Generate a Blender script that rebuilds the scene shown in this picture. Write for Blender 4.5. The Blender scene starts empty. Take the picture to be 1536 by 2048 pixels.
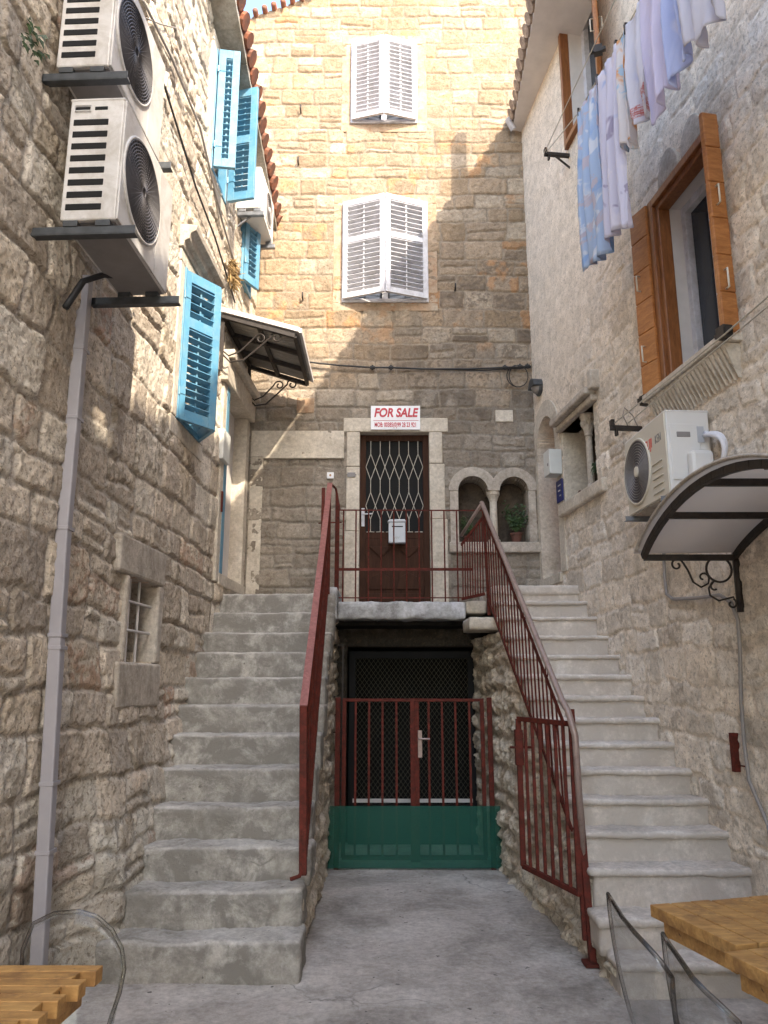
import bpy, math, random
import numpy as np
from mathutils import Vector, Matrix
R = math.radians
sc = bpy.context.scene
COL = sc.collection
# ------------------------------------------------------------------ camera, sky, sun, exposure
EYE = 1.75; TILT = R(12.5); FPX = 1536.0
cam_d = bpy.data.cameras.new("camera"); cam = bpy.data.objects.new("camera", cam_d); COL.objects.link(cam)
cam.location = (0, 0, EYE); cam.rotation_euler = (R(90) + TILT, 0, 0)
cam_d.sensor_fit = 'VERTICAL'; cam_d.sensor_height = 36.0; cam_d.lens = 36.0 * FPX / 2048.0
cam_d.clip_start = 0.05; cam_d.clip_end = 500
sc.camera = cam
SD = Vector((-0.58, 1.0, -0.9)).normalized()          # direction the sunlight travels
sun_d = bpy.data.lights.new("sun", 'SUN'); sun = bpy.data.objects.new("sun", sun_d); COL.objects.link(sun)
sun_d.energy = 2.0; sun_d.angle = R(0.55); sun_d.color = (1.0, 0.87, 0.70)
sun.rotation_euler = SD.to_track_quat('-Z', 'Y').to_euler(); sun.location = (6, -8, 14)
w = bpy.data.worlds.new("World"); sc.world = w; w.use_nodes = True
nt = w.node_tree; bg = nt.nodes['Background']
sky = nt.nodes.new('ShaderNodeTexSky'); sky.sky_type = 'NISHITA'; sky.sun_disc = False
sky.sun_elevation = math.asin(-SD.z); sky.sun_rotation = math.atan2(-SD.x, -SD.y)
sky.air_density = 1.4; sky.dust_density = 2.5; sky.ozone_density = 1.6
nt.links.new(sky.outputs[0], bg.inputs[0]); bg.inputs[1].default_value = 0.15
sc.view_settings.view_transform = 'Standard'; sc.view_settings.look = 'None'
sc.view_settings.exposure = 2.32; sc.view_settings.gamma = 1.0
sc.render.engine = 'CYCLES'
sc.cycles.max_bounces = 10; sc.cycles.diffuse_bounces = 7; sc.cycles.transparent_max_bounces = 16

# ------------------------------------------------------------------ from a photo pixel to a real plane
def ray(px, py):
    u = (px - 768) / FPX; v = (1024 - py) / FPX
    return Vector((u, math.cos(TILT) - v * math.sin(TILT), math.sin(TILT) + v * math.cos(TILT)))
O = Vector((0, 0, EYE))
def PZ(px, py, z): r = ray(px, py); return O + r * ((z - EYE) / r.z)
def PY(px, py, y=9.2): r = ray(px, py); return O + r * (y / r.y)
def PX(px, py, x): r = ray(px, py); return O + r * (x / r.x)
YB = 9.2
LX0, LK = -1.70, 0.045
RX0, RK = 1.90, -0.12
def LXat(y): return LX0 + LK * (y - YB)
def RXat(y): return RX0 + RK * (y - YB)
def _pw(px, py, x0, k): r = ray(px, py); return O + r * ((x0 - k * YB) / (r.x - k * r.y))
def PL(px, py, off=0): return _pw(px, py, LX0 + off, LK)
def PR(px, py, off=0): return _pw(px, py, RX0 - off, RK)
DL = Vector((LK, 1, 0)).normalized(); NL = Vector((1, -LK, 0)).normalized()
DR = Vector((RK, 1, 0)).normalized(); NR = Vector((-1, RK, 0)).normalized()

# ------------------------------------------------------------------ materials
MATS = {}
def newmat(name):
    m = bpy.data.materials.new(name); m.use_nodes = True; MATS[name] = m
    n = m.node_tree; return m, n, n.nodes['Principled BSDF'], n.links
def noise_node(n, scale, detail=4, rough=.6, vec=None, dist=0):
    t = n.nodes.new('ShaderNodeTexNoise'); t.inputs['Scale'].default_value = scale
    t.inputs['Detail'].default_value = detail; t.inputs['Roughness'].default_value = rough
    t.inputs['Distortion'].default_value = dist
    if vec is not None: n.links.new(vec, t.inputs['Vector'])
    return t
def ramp(n, src, a, b, c0=(0, 0, 0, 1), c1=(1, 1, 1, 1)):
    r = n.nodes.new('ShaderNodeValToRGB'); r.color_ramp.elements[0].position = a; r.color_ramp.elements[1].position = b
    r.color_ramp.elements[0].color = c0; r.color_ramp.elements[1].color = c1
    n.links.new(src, r.inputs[0]); return r.outputs[0]
def mixc(n, fac, a, b, mode='MIX'):
    m = n.nodes.new('ShaderNodeMix'); m.data_type = 'RGBA'; m.blend_type = mode
    if isinstance(fac, (int, float)): m.inputs[0].default_value = fac
    else: n.links.new(fac, m.inputs[0])
    for k, v in ((6, a), (7, b)):
        if isinstance(v, (tuple, list)): m.inputs[k].default_value = (*v[:3], 1)
        else: n.links.new(v, m.inputs[k])
    return m.outputs[2]
def bumpn(n, src, strength, dist, prev=None):
    b = n.nodes.new('ShaderNodeBump'); b.inputs['Strength'].default_value = strength; b.inputs['Distance'].default_value = dist
    n.links.new(src, b.inputs['Height'])
    if prev is not None: n.links.new(prev, b.inputs['Normal'])
    return b.outputs[0]
def coords(n, scale=None):
    tc = n.nodes.new('ShaderNodeTexCoord'); v = tc.outputs['Object']
    if scale:
        mp = n.nodes.new('ShaderNodeMapping'); mp.inputs['Scale'].default_value = scale
        n.links.new(v, mp.inputs[0]); v = mp.outputs[0]
    return v
def plain(name, c, rough=.6, metal=0, var=.12, scale=6, bump=.15, bscale=60, dirt=None, dirt_amt=.45, spec=.5, stretch=None):
    """a painted or bare surface: slight tone variation, fine bump, optional dirt patches"""
    m, n, b, L = newmat(name); v = coords(n, stretch)
    t = noise_node(n, scale, 5, .65, v)
    lo = tuple(x * (1 - var) for x in c); hi = tuple(min(1, x * (1 + var)) for x in c)
    col = mixc(n, ramp(n, t.outputs[0], .35, .65), lo, hi)
    if dirt:
        t2 = noise_node(n, scale * 1.7, 8, .75, v, .3)
        col = mixc(n, ramp(n, t2.outputs[0], dirt_amt, dirt_amt + .22), dirt, col)
    L.new(col, b.inputs['Base Color'])
    b.inputs['Roughness'].default_value = rough; b.inputs['Metallic'].default_value = metal
    b.inputs['Specular IOR Level'].default_value = spec
    if bump:
        t3 = noise_node(n, bscale, 4, .6, v)
        L.new(bumpn(n, t3.outputs[0], bump, .004), b.inputs['Normal'])
    return m
def masonry_mat(name, pit=.5, speck=(.10, .075, .05), grain=70, bump=.6):
    """colour per stone comes with the mesh; the shader adds grain, pits and lichen specks"""
    m, n, b, L = newmat(name); v = coords(n)
    at = n.nodes.new('ShaderNodeVertexColor'); at.layer_name = 'Col'
    t = noise_node(n, 9, 6, .7, v); g = noise_node(n, grain, 5, .7, v); s = noise_node(n, 38, 4, .72, v)
    c = mixc(n, 1, at.outputs[0], ramp(n, t.outputs[0], .3, .7, (.80, .775, .74, 1), (1.16, 1.15, 1.14, 1)), 'MULTIPLY')
    c = mixc(n, 1, c, ramp(n, g.outputs[0], .3, .65, (.80, .78, .74, 1), (1.10, 1.10, 1.10, 1)), 'MULTIPLY')
    f = ramp(n, s.outputs[0], .555, .605)
    mm = n.nodes.new('ShaderNodeMath'); mm.operation = 'MULTIPLY'; mm.inputs[1].default_value = pit; L.new(f, mm.inputs[0])
    c = mixc(n, mm.outputs[0], c, speck)
    L.new(c, b.inputs['Base Color']); b.inputs['Roughness'].default_value = .92; b.inputs['Specular IOR Level'].default_value = .2
    n1 = bumpn(n, g.outputs[0], bump, .010); inv = ramp(n, s.outputs[0], .50, .66, (1, 1, 1, 1), (0, 0, 0, 1))
    L.new(bumpn(n, inv, bump, .012, n1), b.inputs['Normal']); return m
masonry_mat('stone_back', .38, (.17, .125, .085), 60, .6)
masonry_mat('stone_left', .55, (.20, .155, .115), 75, .55)
masonry_mat('stone_right', .5, (.30, .255, .21), 90, .4)
def concrete(name, c, dark, amt=.5, light=None, scale=2.2, bump=.5, riser=None, crack=False):
    m, n, b, L = newmat(name); v = coords(n)
    t = noise_node(n, scale, 8, .72, v, .4); t2 = noise_node(n, 26, 6, .75, v); t3 = noise_node(n, scale * .6, 5, .6, v, .2)
    col = mixc(n, ramp(n, t.outputs[0], amt - .14, amt + .14), dark, c)
    if light: col = mixc(n, ramp(n, t3.outputs[0], .52, .66), col, light)
    col = mixc(n, 1, col, ramp(n, t2.outputs[0], .3, .7, (.68, .67, .66, 1), (1.15, 1.15, 1.15, 1)), 'MULTIPLY')
    if crack:
        wv = n.nodes.new('ShaderNodeTexNoise'); wv.inputs['Scale'].default_value = 2.2; wv.inputs['Detail'].default_value = 9; L.new(v, wv.inputs['Vector'])
        ad = n.nodes.new('ShaderNodeMix'); ad.data_type = 'VECTOR'; ad.inputs[0].default_value = .35; L.new(v, ad.inputs[4]); L.new(wv.outputs['Color'], ad.inputs[5])
        vo = n.nodes.new('ShaderNodeTexVoronoi'); vo.feature = 'DISTANCE_TO_EDGE'; vo.inputs['Scale'].default_value = .9; L.new(ad.outputs[1], vo.inputs['Vector'])
        ck = n.nodes.new('ShaderNodeMath'); ck.operation = 'MULTIPLY'; L.new(ramp(n, vo.outputs['Distance'], .001, .005, (.7, .7, .7, 1), (0, 0, 0, 1)), ck.inputs[0]); L.new(ramp(n, t3.outputs[0], .50, .60), ck.inputs[1])
        col = mixc(n, ck.outputs[0], col, (.10, .095, .085))
        sp = noise_node(n, 18, 3, .5, v); col = mixc(n, ramp(n, sp.outputs[0], .70, .73), col, (.14, .13, .115))
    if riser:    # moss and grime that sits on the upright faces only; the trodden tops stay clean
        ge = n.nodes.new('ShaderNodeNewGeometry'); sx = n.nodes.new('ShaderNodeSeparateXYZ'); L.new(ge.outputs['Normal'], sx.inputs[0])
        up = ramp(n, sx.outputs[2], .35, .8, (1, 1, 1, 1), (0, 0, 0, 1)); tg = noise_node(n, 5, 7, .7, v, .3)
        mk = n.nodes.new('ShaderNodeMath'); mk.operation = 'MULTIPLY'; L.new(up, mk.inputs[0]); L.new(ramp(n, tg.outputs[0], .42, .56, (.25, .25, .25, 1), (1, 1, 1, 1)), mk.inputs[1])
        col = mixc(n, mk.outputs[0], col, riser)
    L.new(col, b.inputs['Base Color']); b.inputs['Roughness'].default_value = .9; b.inputs['Specular IOR Level'].default_value = .25
    g = noise_node(n, 90, 5, .7, v)
    L.new(bumpn(n, g.outputs[0], bump, .006, bumpn(n, t2.outputs[0], bump, .012)), b.inputs['Normal']); return m
concrete('paving', (.56, .51, .46), (.27, .245, .215), .47, (.64, .60, .55), 1.3, crack=True)
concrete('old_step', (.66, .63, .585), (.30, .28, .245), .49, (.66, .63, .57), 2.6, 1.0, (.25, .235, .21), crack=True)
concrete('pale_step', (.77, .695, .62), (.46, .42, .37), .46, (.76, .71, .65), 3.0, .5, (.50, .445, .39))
concrete('slab', (.52, .52, .52), (.22, .21, .20), .46, (.66, .66, .68), 3.5, .4)
concrete('dressed_stone', (.62, .56, .47), (.42, .36, .28), .40, (.70, .64, .55), 3.0, .4)
concrete('grey_dressed', (.54, .48, .41), (.30, .26, .21), .43, (.60, .55, .48), 4.0, .7)
concrete('ochre_dressed', (.42, .32, .225), (.35, .20, .115), .44, (.45, .38, .29), 3.2, .4)
concrete('shade_dark_stone', (.03, .027, .024), (.012, .011, .01), .5, None, 3.0, .6)  # near black stone: the shade of the passage is in its colour
concrete('soffit', (.36, .33, .28), (.22, .19, .15), .45, (.44, .42, .38), 3.0, .4)
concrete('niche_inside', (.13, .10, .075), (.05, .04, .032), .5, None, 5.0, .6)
plain('blue_paint', (.09, .26, .40), .45, var=.10, scale=5, bump=.2, dirt=(.16, .30, .38), dirt_amt=.33)
plain('white_paint', (.60, .60, .64), .5, var=.07, scale=5, bump=.2, dirt=(.42, .41, .42), dirt_amt=.33)
plain('grey_pvc', (.32, .305, .325), .45, var=.07, scale=3, bump=.05)
plain('ac_paint', (.60, .58, .56), .42, var=.06, scale=3, bump=.05, dirt=(.42, .39, .35), dirt_amt=.33)
plain('ac_white', (.66, .65, .63), .4, var=.03, scale=2, bump=.04)
plain('ac_cream', (.60, .56, .47), .4, var=.03, scale=2, bump=.04)
plain('dark_grille', (.075, .07, .075), .5, var=.2, bump=0)
plain('mid_grille', (.22, .205, .20), .5, var=.1, bump=0)
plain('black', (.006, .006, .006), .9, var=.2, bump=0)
plain('iron', (.035, .028, .024), .55, .3, var=.3, scale=20, bump=.2)
plain('steel', (.20, .21, .23), .45, .6, var=.2, scale=15, bump=.1)
plain('dark_steel', (.07, .075, .08), .5, .4, var=.2, scale=15, bump=.1)
plain('red_iron', (.125, .024, .016), .7, 0, var=.22, scale=14, bump=.25, dirt=(.06, .018, .012), dirt_amt=.36, spec=.2)
plain('red_faded', (.30, .11, .09), .5, 0, var=.15, scale=14, bump=.2, dirt=(.20, .06, .045), dirt_amt=.36)
plain('worn_rail', (.20, .12, .11), .38, .2, var=.3, scale=12, bump=.1, dirt=(.32, .24, .21), dirt_amt=.5)
plain('brown_door', (.048, .021, .012), .7, 0, var=.25, scale=5, bump=.2, stretch=(6, 6, 1), spec=.15)
plain('fibre_sheet', (.30, .28, .25), .7, var=.2, scale=4, bump=.1)
plain('wire_mesh', (.10, .095, .07), .6, var=.15, scale=20, bump=0)
plain('white_grille', (.50, .47, .40), .5, var=.15, scale=20, bump=.1)
plain('sign_white', (.80, .80, .82), .4, var=.02, bump=0)
plain('sign_red', (.48, .012, .03), .4, var=.03, bump=0)
plain('logo_red', (.55, .05, .03), .4, var=.03, bump=0)
plain('logo_grey', (.25, .24, .23), .4, var=.03, bump=0)
plain('mail_grey', (.44, .46, .50), .4, .1, var=.05, scale=4, bump=.05)
plain('blue_sign', (.012, .02, .14), .35, var=.1, bump=0)
plain('chrome', (.6, .6, .62), .2, .9, var=.05, bump=0)
plain('tile', (.27, .085, .04), .85, 0, var=.3, scale=5, bump=.4, bscale=40, dirt=(.12, .06, .04), dirt_amt=.42)
plain('pale_tile', (.42, .33, .25), .85, 0, var=.3, scale=5, bump=.4, bscale=40, dirt=(.22, .16, .12), dirt_amt=.42)
plain('cable', (.02, .02, .022), .6, var=.1, bump=0)
plain('grey_cable', (.25, .22, .20), .6, var=.1, bump=0)
plain('conduit', (.30, .28, .27), .5, var=.1, bump=0)
plain('white_hose', (.72, .72, .76), .55, var=.05, scale=30, bump=.3)
plain('rope', (.50, .46, .38), .7, var=.1, bump=0)
plain('plaster_white', (.60, .57, .55), .8, var=.08, scale=3, bump=.2)
plain('box_white', (.62, .63, .60), .45, var=.04, bump=.05)
plain('terracotta', (.12, .05, .035), .8, var=.2, bump=.2)
plain('leaf', (.04, .075, .025), .55, var=.4, scale=12, bump=0)
plain('dry_weed', (.26, .17, .07), .8, var=.3, scale=12, bump=0)
plain('door_orange', (.42, .15, .05), .45, var=.15, scale=4, bump=.1)
def wood(name, c1, c2, rough=.5, stretch=(1, 14, 14), stain=False):
    m, n, b, L = newmat(name); v = coords(n, stretch)
    t = noise_node(n, 2.5, 6, .6, v, .6); t2 = noise_node(n, 9, 5, .7, v)
    col = mixc(n, ramp(n, t.outputs[0], .35, .65), c1, c2)
    col = mixc(n, 1, col, ramp(n, t2.outputs[0], .3, .7, (.8, .78, .75, 1), (1.1, 1.1, 1.1, 1)), 'MULTIPLY')
    if stain:
        ts = noise_node(n, 7, 7, .7, coords(n), .3); col = mixc(n, ramp(n, ts.outputs[0], .50, .64), col, (.27, .135, .045)); tk = noise_node(n, 30, 3, .5, coords(n)); col = mixc(n, ramp(n, tk.outputs[0], .70, .74), col, (.10, .05, .02))
    L.new(col, b.inputs['Base Color']); b.inputs['Roughness'].default_value = rough
    L.new(bumpn(n, t2.outputs[0], .25, .003), b.inputs['Normal']); return m
wood('shutter_wood', (.31, .115, .030), (.44, .185, .055), .4, (3, 3, 12))
wood('frame_wood', (.17, .06, .018), (.28, .11, .035), .42, (12, 12, 2))
wood('table_wood', (.38, .19, .055), (.58, .33, .11), .6, (2, 9, 9), True)
wood('table_wood_end', (.20, .09, .025), (.30, .14, .045), .6, (6, 6, 6))
def glassy(name, col, alpha, rough=.08):
    m, n, b, L = newmat(name)
    n.nodes.remove(b); out = n.nodes['Material Output']
    tr = n.nodes.new('ShaderNodeBsdfTransparent'); tr.inputs[0].default_value = (*[min(1, .6 + .4 * c) for c in col], 1)
    df = n.nodes.new('ShaderNodeBsdfPrincipled'); df.inputs['Base Color'].default_value = (*col, 1); df.inputs['Roughness'].default_value = rough
    mx = n.nodes.new('ShaderNodeMixShader'); mx.inputs[0].default_value = alpha
    L.new(tr.outputs[0], mx.inputs[1]); L.new(df.outputs[0], mx.inputs[2]); L.new(mx.outputs[0], out.inputs[0]); return m
glassy('green_film', (.03, .23, .17), .24, .35)
def poly_mat():
    m, n, b, L = newmat('polycarbonate'); b.inputs['Base Color'].default_value = (.62, .58, .54, 1)
    b.inputs['Roughness'].default_value = .35; out = n.nodes['Material Output']
    tl = n.nodes.new('ShaderNodeBsdfTranslucent'); tl.inputs[0].default_value = (.70, .65, .59, 1)
    tr = n.nodes.new('ShaderNodeBsdfTransparent'); tr.inputs[0].default_value = (.85, .82, .8, 1)
    m1 = n.nodes.new('ShaderNodeMixShader'); m1.inputs[0].default_value = .7
    m2 = n.nodes.new('ShaderNodeMixShader'); m2.inputs[0].default_value = .12
    L.new(b.outputs[0], m1.inputs[1]); L.new(tl.outputs[0], m1.inputs[2])
    L.new(m1.outputs[0], m2.inputs[1]); L.new(tr.outputs[0], m2.inputs[2]); L.new(m2.outputs[0], out.inputs[0])
poly_mat()
def clear_mat(name, edge=.0):
    m, n, b, L = newmat(name); n.nodes.remove(b); out = n.nodes['Material Output']
    tr = n.nodes.new('ShaderNodeBsdfTransparent'); tr.inputs[0].default_value = (.955, .96, .96, 1) if edge == 0 else (.74, .73, .72, 1)
    gl = n.nodes.new('ShaderNodeBsdfGlossy'); gl.inputs['Roughness'].default_value = .04
    lw = n.nodes.new('ShaderNodeLayerWeight'); lw.inputs['Blend'].default_value = .35
    mt = n.nodes.new('ShaderNodeMath'); mt.operation = 'MULTIPLY'; mt.inputs[1].default_value = .42 if edge == 0 else .9; L.new(lw.outputs['Fresnel'], mt.inputs[0])
    mx = n.nodes.new('ShaderNodeMixShader'); L.new(mt.outputs[0], mx.inputs[0])
    L.new(tr.outputs[0], mx.inputs[1]); L.new(gl.outputs[0], mx.inputs[2]); L.new(mx.outputs[0], out.inputs[0])
clear_mat('clear_plastic'); clear_mat('clear_edge', 1)
def pane_mat():
    m, n, b, L = newmat('window_glass'); b.inputs['Base Color'].default_value = (.03, .035, .045, 1); b.inputs['Roughness'].default_value = .08
pane_mat()
def cloth(name, base, cols, scale=4, thr=.52, hem=None):
    m, n, b, L = newmat(name); v = coords(n)
    col = base
    for i, c in enumerate(cols):
        vi = n.nodes.new('ShaderNodeMapping'); vi.inputs['Location'].default_value = (i * 7.3, i * 3.1, i * 5.7); L.new(v, vi.inputs[0])
        t = noise_node(n, scale * (1 + .35 * i), 3, .55, vi.outputs[0], .8)
        col = mixc(n, ramp(n, t.outputs[0], thr, thr + .05), col, c)
    if hem:     # printed border near the lower edge
        sx = n.nodes.new('ShaderNodeSeparateXYZ'); L.new(v, sx.inputs[0])
        b1 = ramp(n, sx.outputs[2], .10, .104); b2 = ramp(n, sx.outputs[2], .20, .204, (1, 1, 1, 1), (0, 0, 0, 1))
        mp = n.nodes.new('ShaderNodeMapping'); mp.inputs['Scale'].default_value = (1, 26, 26); L.new(v, mp.inputs[0])
        br = n.nodes.new('ShaderNodeTexBrick'); br.inputs['Scale'].default_value = 1; br.inputs['Color1'].default_value = (1, 1, 1, 1); br.inputs['Color2'].default_value = (0, 0, 0, 1); br.inputs['Mortar'].default_value = (1, 1, 1, 1)
        cx = n.nodes.new('ShaderNodeCombineXYZ'); sy = n.nodes.new('ShaderNodeSeparateXYZ'); L.new(mp.outputs[0], sy.inputs[0]); L.new(sy.outputs[1], cx.inputs[0]); L.new(sy.outputs[2], cx.inputs[1]); L.new(cx.outputs[0], br.inputs[0])
        m1_ = n.nodes.new('ShaderNodeMath'); m1_.operation = 'MULTIPLY'; L.new(b1, m1_.inputs[0]); L.new(b2, m1_.inputs[1])
        m2_ = n.nodes.new('ShaderNodeMath'); m2_.operation = 'MULTIPLY'; L.new(m1_.outputs[0], m2_.inputs[0]); L.new(br.outputs[0], m2_.inputs[1])
        col = mixc(n, m2_.outputs[0], col, hem)
    if isinstance(col, tuple): b.inputs['Base Color'].default_value = (*col, 1)
    else: L.new(col, b.inputs['Base Color'])
    b.inputs['Roughness'].default_value = .9; b.inputs['Specular IOR Level'].default_value = .1
    out = n.nodes['Material Output']; tl = n.nodes.new('ShaderNodeBsdfTranslucent')
    if isinstance(col, tuple): tl.inputs[0].default_value = (*col, 1)
    else: L.new(col, tl.inputs[0])
    mx = n.nodes.new('ShaderNodeMixShader'); mx.inputs[0].default_value = .42
    L.new(b.outputs[0], mx.inputs[1]); L.new(tl.outputs[0], mx.inputs[2]); L.new(mx.outputs[0], out.inputs[0])
cloth('cloth_blue', (.50, .62, .80), [(.36, .52, .78), (.74, .78, .86), (.62, .58, .66)], 3.0, .56)
cloth('cloth_print', (.74, .73, .84), [(.50, .58, .80), (.80, .78, .86), (.46, .42, .56)], 2.2, .60)
cloth('cloth_orange', (.78, .76, .78), [(.78, .44, .20), (.50, .66, .80)], 3.2, .5)
cloth('cloth_white', (.74, .74, .82), [(.66, .68, .82)], 2)
cloth('cloth_hem', (.74, .74, .82), [(.66, .68, .82)], 2, hem=(.55, .16, .14))
cloth('cloth_lavender', (.72, .69, .84), [(.78, .76, .86)], 2)
cloth('cloth_paleblue', (.56, .62, .84), [(.68, .70, .84)], 2)

# ------------------------------------------------------------------ mesh helpers
def origin_of(p):
    o = Vector((0, 0, 0))
    while p is not None: o = o + Vector(p.location); p = p.parent
    return o
def tag(o, label=None, cat=None, group=None, kind=None):
    if label: o['label'] = label
    if cat: o['category'] = cat
    if group: o['group'] = group
    if kind: o['kind'] = kind
    return o
def thing(name, loc, label, cat, group=None):
    o = bpy.data.objects.new(name, None); COL.objects.link(o); o.location = loc; o.empty_display_size = .1
    return tag(o, label, cat, group)
def link_mesh(me, name, parent, V=None):
    o = bpy.data.objects.new(name, me); COL.objects.link(o)
    if parent is not None: o.parent = parent
    return o
class MB:
    def __init__(s): s.v = []; s.f = []
    def add(s, vs, fs, M=None):
        b = len(s.v)
        s.v += [tuple(M @ Vector(p)) if M is not None else tuple(p) for p in vs]
        s.f += [tuple(b + i for i in f) for f in fs]; return s
    def box(s, x0, y0, z0, x1, y1, z1, M=None):
        vs = [(x0, y0, z0), (x1, y0, z0), (x1, y1, z0), (x0, y1, z0), (x0, y0, z1), (x1, y0, z1), (x1, y1, z1), (x0, y1, z1)]
        return s.add(vs, [(0, 3, 2, 1), (4, 5, 6, 7), (0, 1, 5, 4), (1, 2, 6, 5), (2, 3, 7, 6), (3, 0, 4, 7)], M)
    def bar(s, p, q, w, h=None, up=(0, 0, 1)):
        p = Vector(p); q = Vector(q); h = w if h is None else h
        d = (q - p); L = d.length; d.normalize(); u = Vector(up)
        if abs(d.dot(u)) > .98: u = Vector((0, 1, 0))
        a = d.cross(u).normalized(); c = a.cross(d).normalized()
        M = Matrix(((a.x, d.x, c.x, p.x), (a.y, d.y, c.y, p.y), (a.z, d.z, c.z, p.z), (0, 0, 0, 1)))
        return s.box(-w / 2, 0, -h / 2, w / 2, L, h / 2, M)
    def tube(s, pts, r, n=8, closed=False, caps=True):
        pts = [Vector(p) for p in pts]; N = len(pts); b = len(s.v); prev = None
        for i, p in enumerate(pts):
            if closed: t = pts[(i + 1) % N] - pts[i - 1]
            else: t = pts[min(i + 1, N - 1)] - pts[max(i - 1, 0)]
            t.normalize()
            if prev is None:
                u = Vector((0, 0, 1)) if abs(t.z) < .9 else Vector((1, 0, 0)); a = t.cross(u).normalized()
            else: a = (prev - t * prev.dot(t)).normalized()
            prev = a; c = t.cross(a); rr = r[i] if isinstance(r, (list, tuple)) else r
            for k in range(n):
                an = 2 * math.pi * k / n; s.v.append(tuple(p + (a * math.cos(an) + c * math.sin(an)) * rr))
        m = N if closed else N - 1
        for i in range(m):
            for k in range(n):
                i2 = (i + 1) % N; s.f.append((b + i * n + k, b + i * n + (k + 1) % n, b + i2 * n + (k + 1) % n, b + i2 * n + k))
        if caps and not closed:
            s.f.append(tuple(b + k for k in reversed(range(n)))); s.f.append(tuple(b + (N - 1) * n + k for k in range(n)))
        return s
    def lathe(s, prof, c=(0, 0, 0), n=16, M=None):
        b = []; vs = []; fs = []
        for r, z in prof:
            for k in range(n): a = 2 * math.pi * k / n; vs.append((c[0] + r * math.cos(a), c[1] + r * math.sin(a), c[2] + z))
        for i in range(len(prof) - 1):
            for k in range(n): fs.append((i * n + k, i * n + (k + 1) % n, (i + 1) * n + (k + 1) % n, (i + 1) * n + k))
        fs.append(tuple(reversed(range(n)))); fs.append(tuple((len(prof) - 1) * n + k for k in range(n)))
        return s.add(vs, fs, M)
    def prism(s, poly, y0, y1, M=None):
        """poly of (x,z) extruded along y"""
        n = len(poly); vs = [(x, y0, z) for x, z in poly] + [(x, y1, z) for x, z in poly]
        fs = [tuple(range(n)), tuple(reversed(range(n, 2 * n)))] + [(i, n + i, n + (i + 1) % n, (i + 1) % n) for i in range(n)]
        return s.add(vs, fs, M)
    def build(s, name, mat, parent=None, bevel=0, smooth=False, label=None, cat=None, group=None):
        o_ = origin_of(parent)
        vs = s.v
        if parent is None:
            xs = [p[0] for p in vs]; ys = [p[1] for p in vs]; zs = [p[2] for p in vs]
            o_ = Vector(((min(xs) + max(xs)) / 2, (min(ys) + max(ys)) / 2, min(zs)))
        me = bpy.data.meshes.new(name); me.from_pydata([(p[0] - o_.x, p[1] - o_.y, p[2] - o_.z) for p in vs], [], s.f); me.update()
        me.materials.append(MATS[mat])
        if smooth: me.polygons.foreach_set('use_smooth', [True] * len(me.polygons))
        o = link_mesh(me, name, parent)
        if parent is None: o.location = o_
        if bevel:
            md = o.modifiers.new('bevel', 'BEVEL'); md.width = bevel; md.segments = 2; md.limit_method = 'ANGLE'; md.angle_limit = R(40)
        return tag(o, label, cat, group)
def frameM(p, dirv, nrm):
    """local x along dirv, local y along nrm (out of the wall), z up"""
    d = Vector(dirv).normalized(); n = Vector(nrm).normalized()
    return Matrix(((d.x, n.x, 0, p[0]), (d.y, n.y, 0, p[1]), (d.z, n.z, 1, p[2]), (0, 0, 0, 1)))
def arc(cx, cz, r, a0, a1, n, y=0): return [(cx + r * math.cos(R(a0 + (a1 - a0) * i / n)), y, cz + r * math.sin(R(a0 + (a1 - a0) * i / n))) for i in range(n + 1)]
def spiral(cx, cz, r0, r1, a0, a1, n=24): return [(cx + (r0 + (r1 - r0) * i / n) * math.cos(R(a0 + (a1 - a0) * i / n)), cz + (r0 + (r1 - r0) * i / n) * math.sin(R(a0 + (a1 - a0) * i / n))) for i in range(n + 1)]

# ------------------------------------------------------------------ numpy noise and masonry
def vnoise(u, v, seed):
    rng = np.random.RandomState(seed); T = rng.rand(256, 256).astype(np.float32)
    iu = np.floor(u).astype(np.int64); iv = np.floor(v).astype(np.int64); fu = u - iu; fv = v - iv
    fu = fu * fu * (3 - 2 * fu); fv = fv * fv * (3 - 2 * fv)
    a = T[iu & 255, iv & 255]; b = T[(iu + 1) & 255, iv & 255]; c = T[iu & 255, (iv + 1) & 255]; d = T[(iu + 1) & 255, (iv + 1) & 255]
    return (a * (1 - fu) + b * fu) * (1 - fv) + (c * (1 - fu) + d * fu) * fv - .5
def fbm(u, v, seed, octs=4, g=.55):
    s = 0; a = 1
    for i in range(octs): s = s + a * vnoise(u * 2 ** i, v * 2 ** i, seed + i); a *= g
    return s
def sstep(x, a, b): t = np.clip((x - a) / (b - a), 0, 1); return t * t * (3 - 2 * t)
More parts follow.
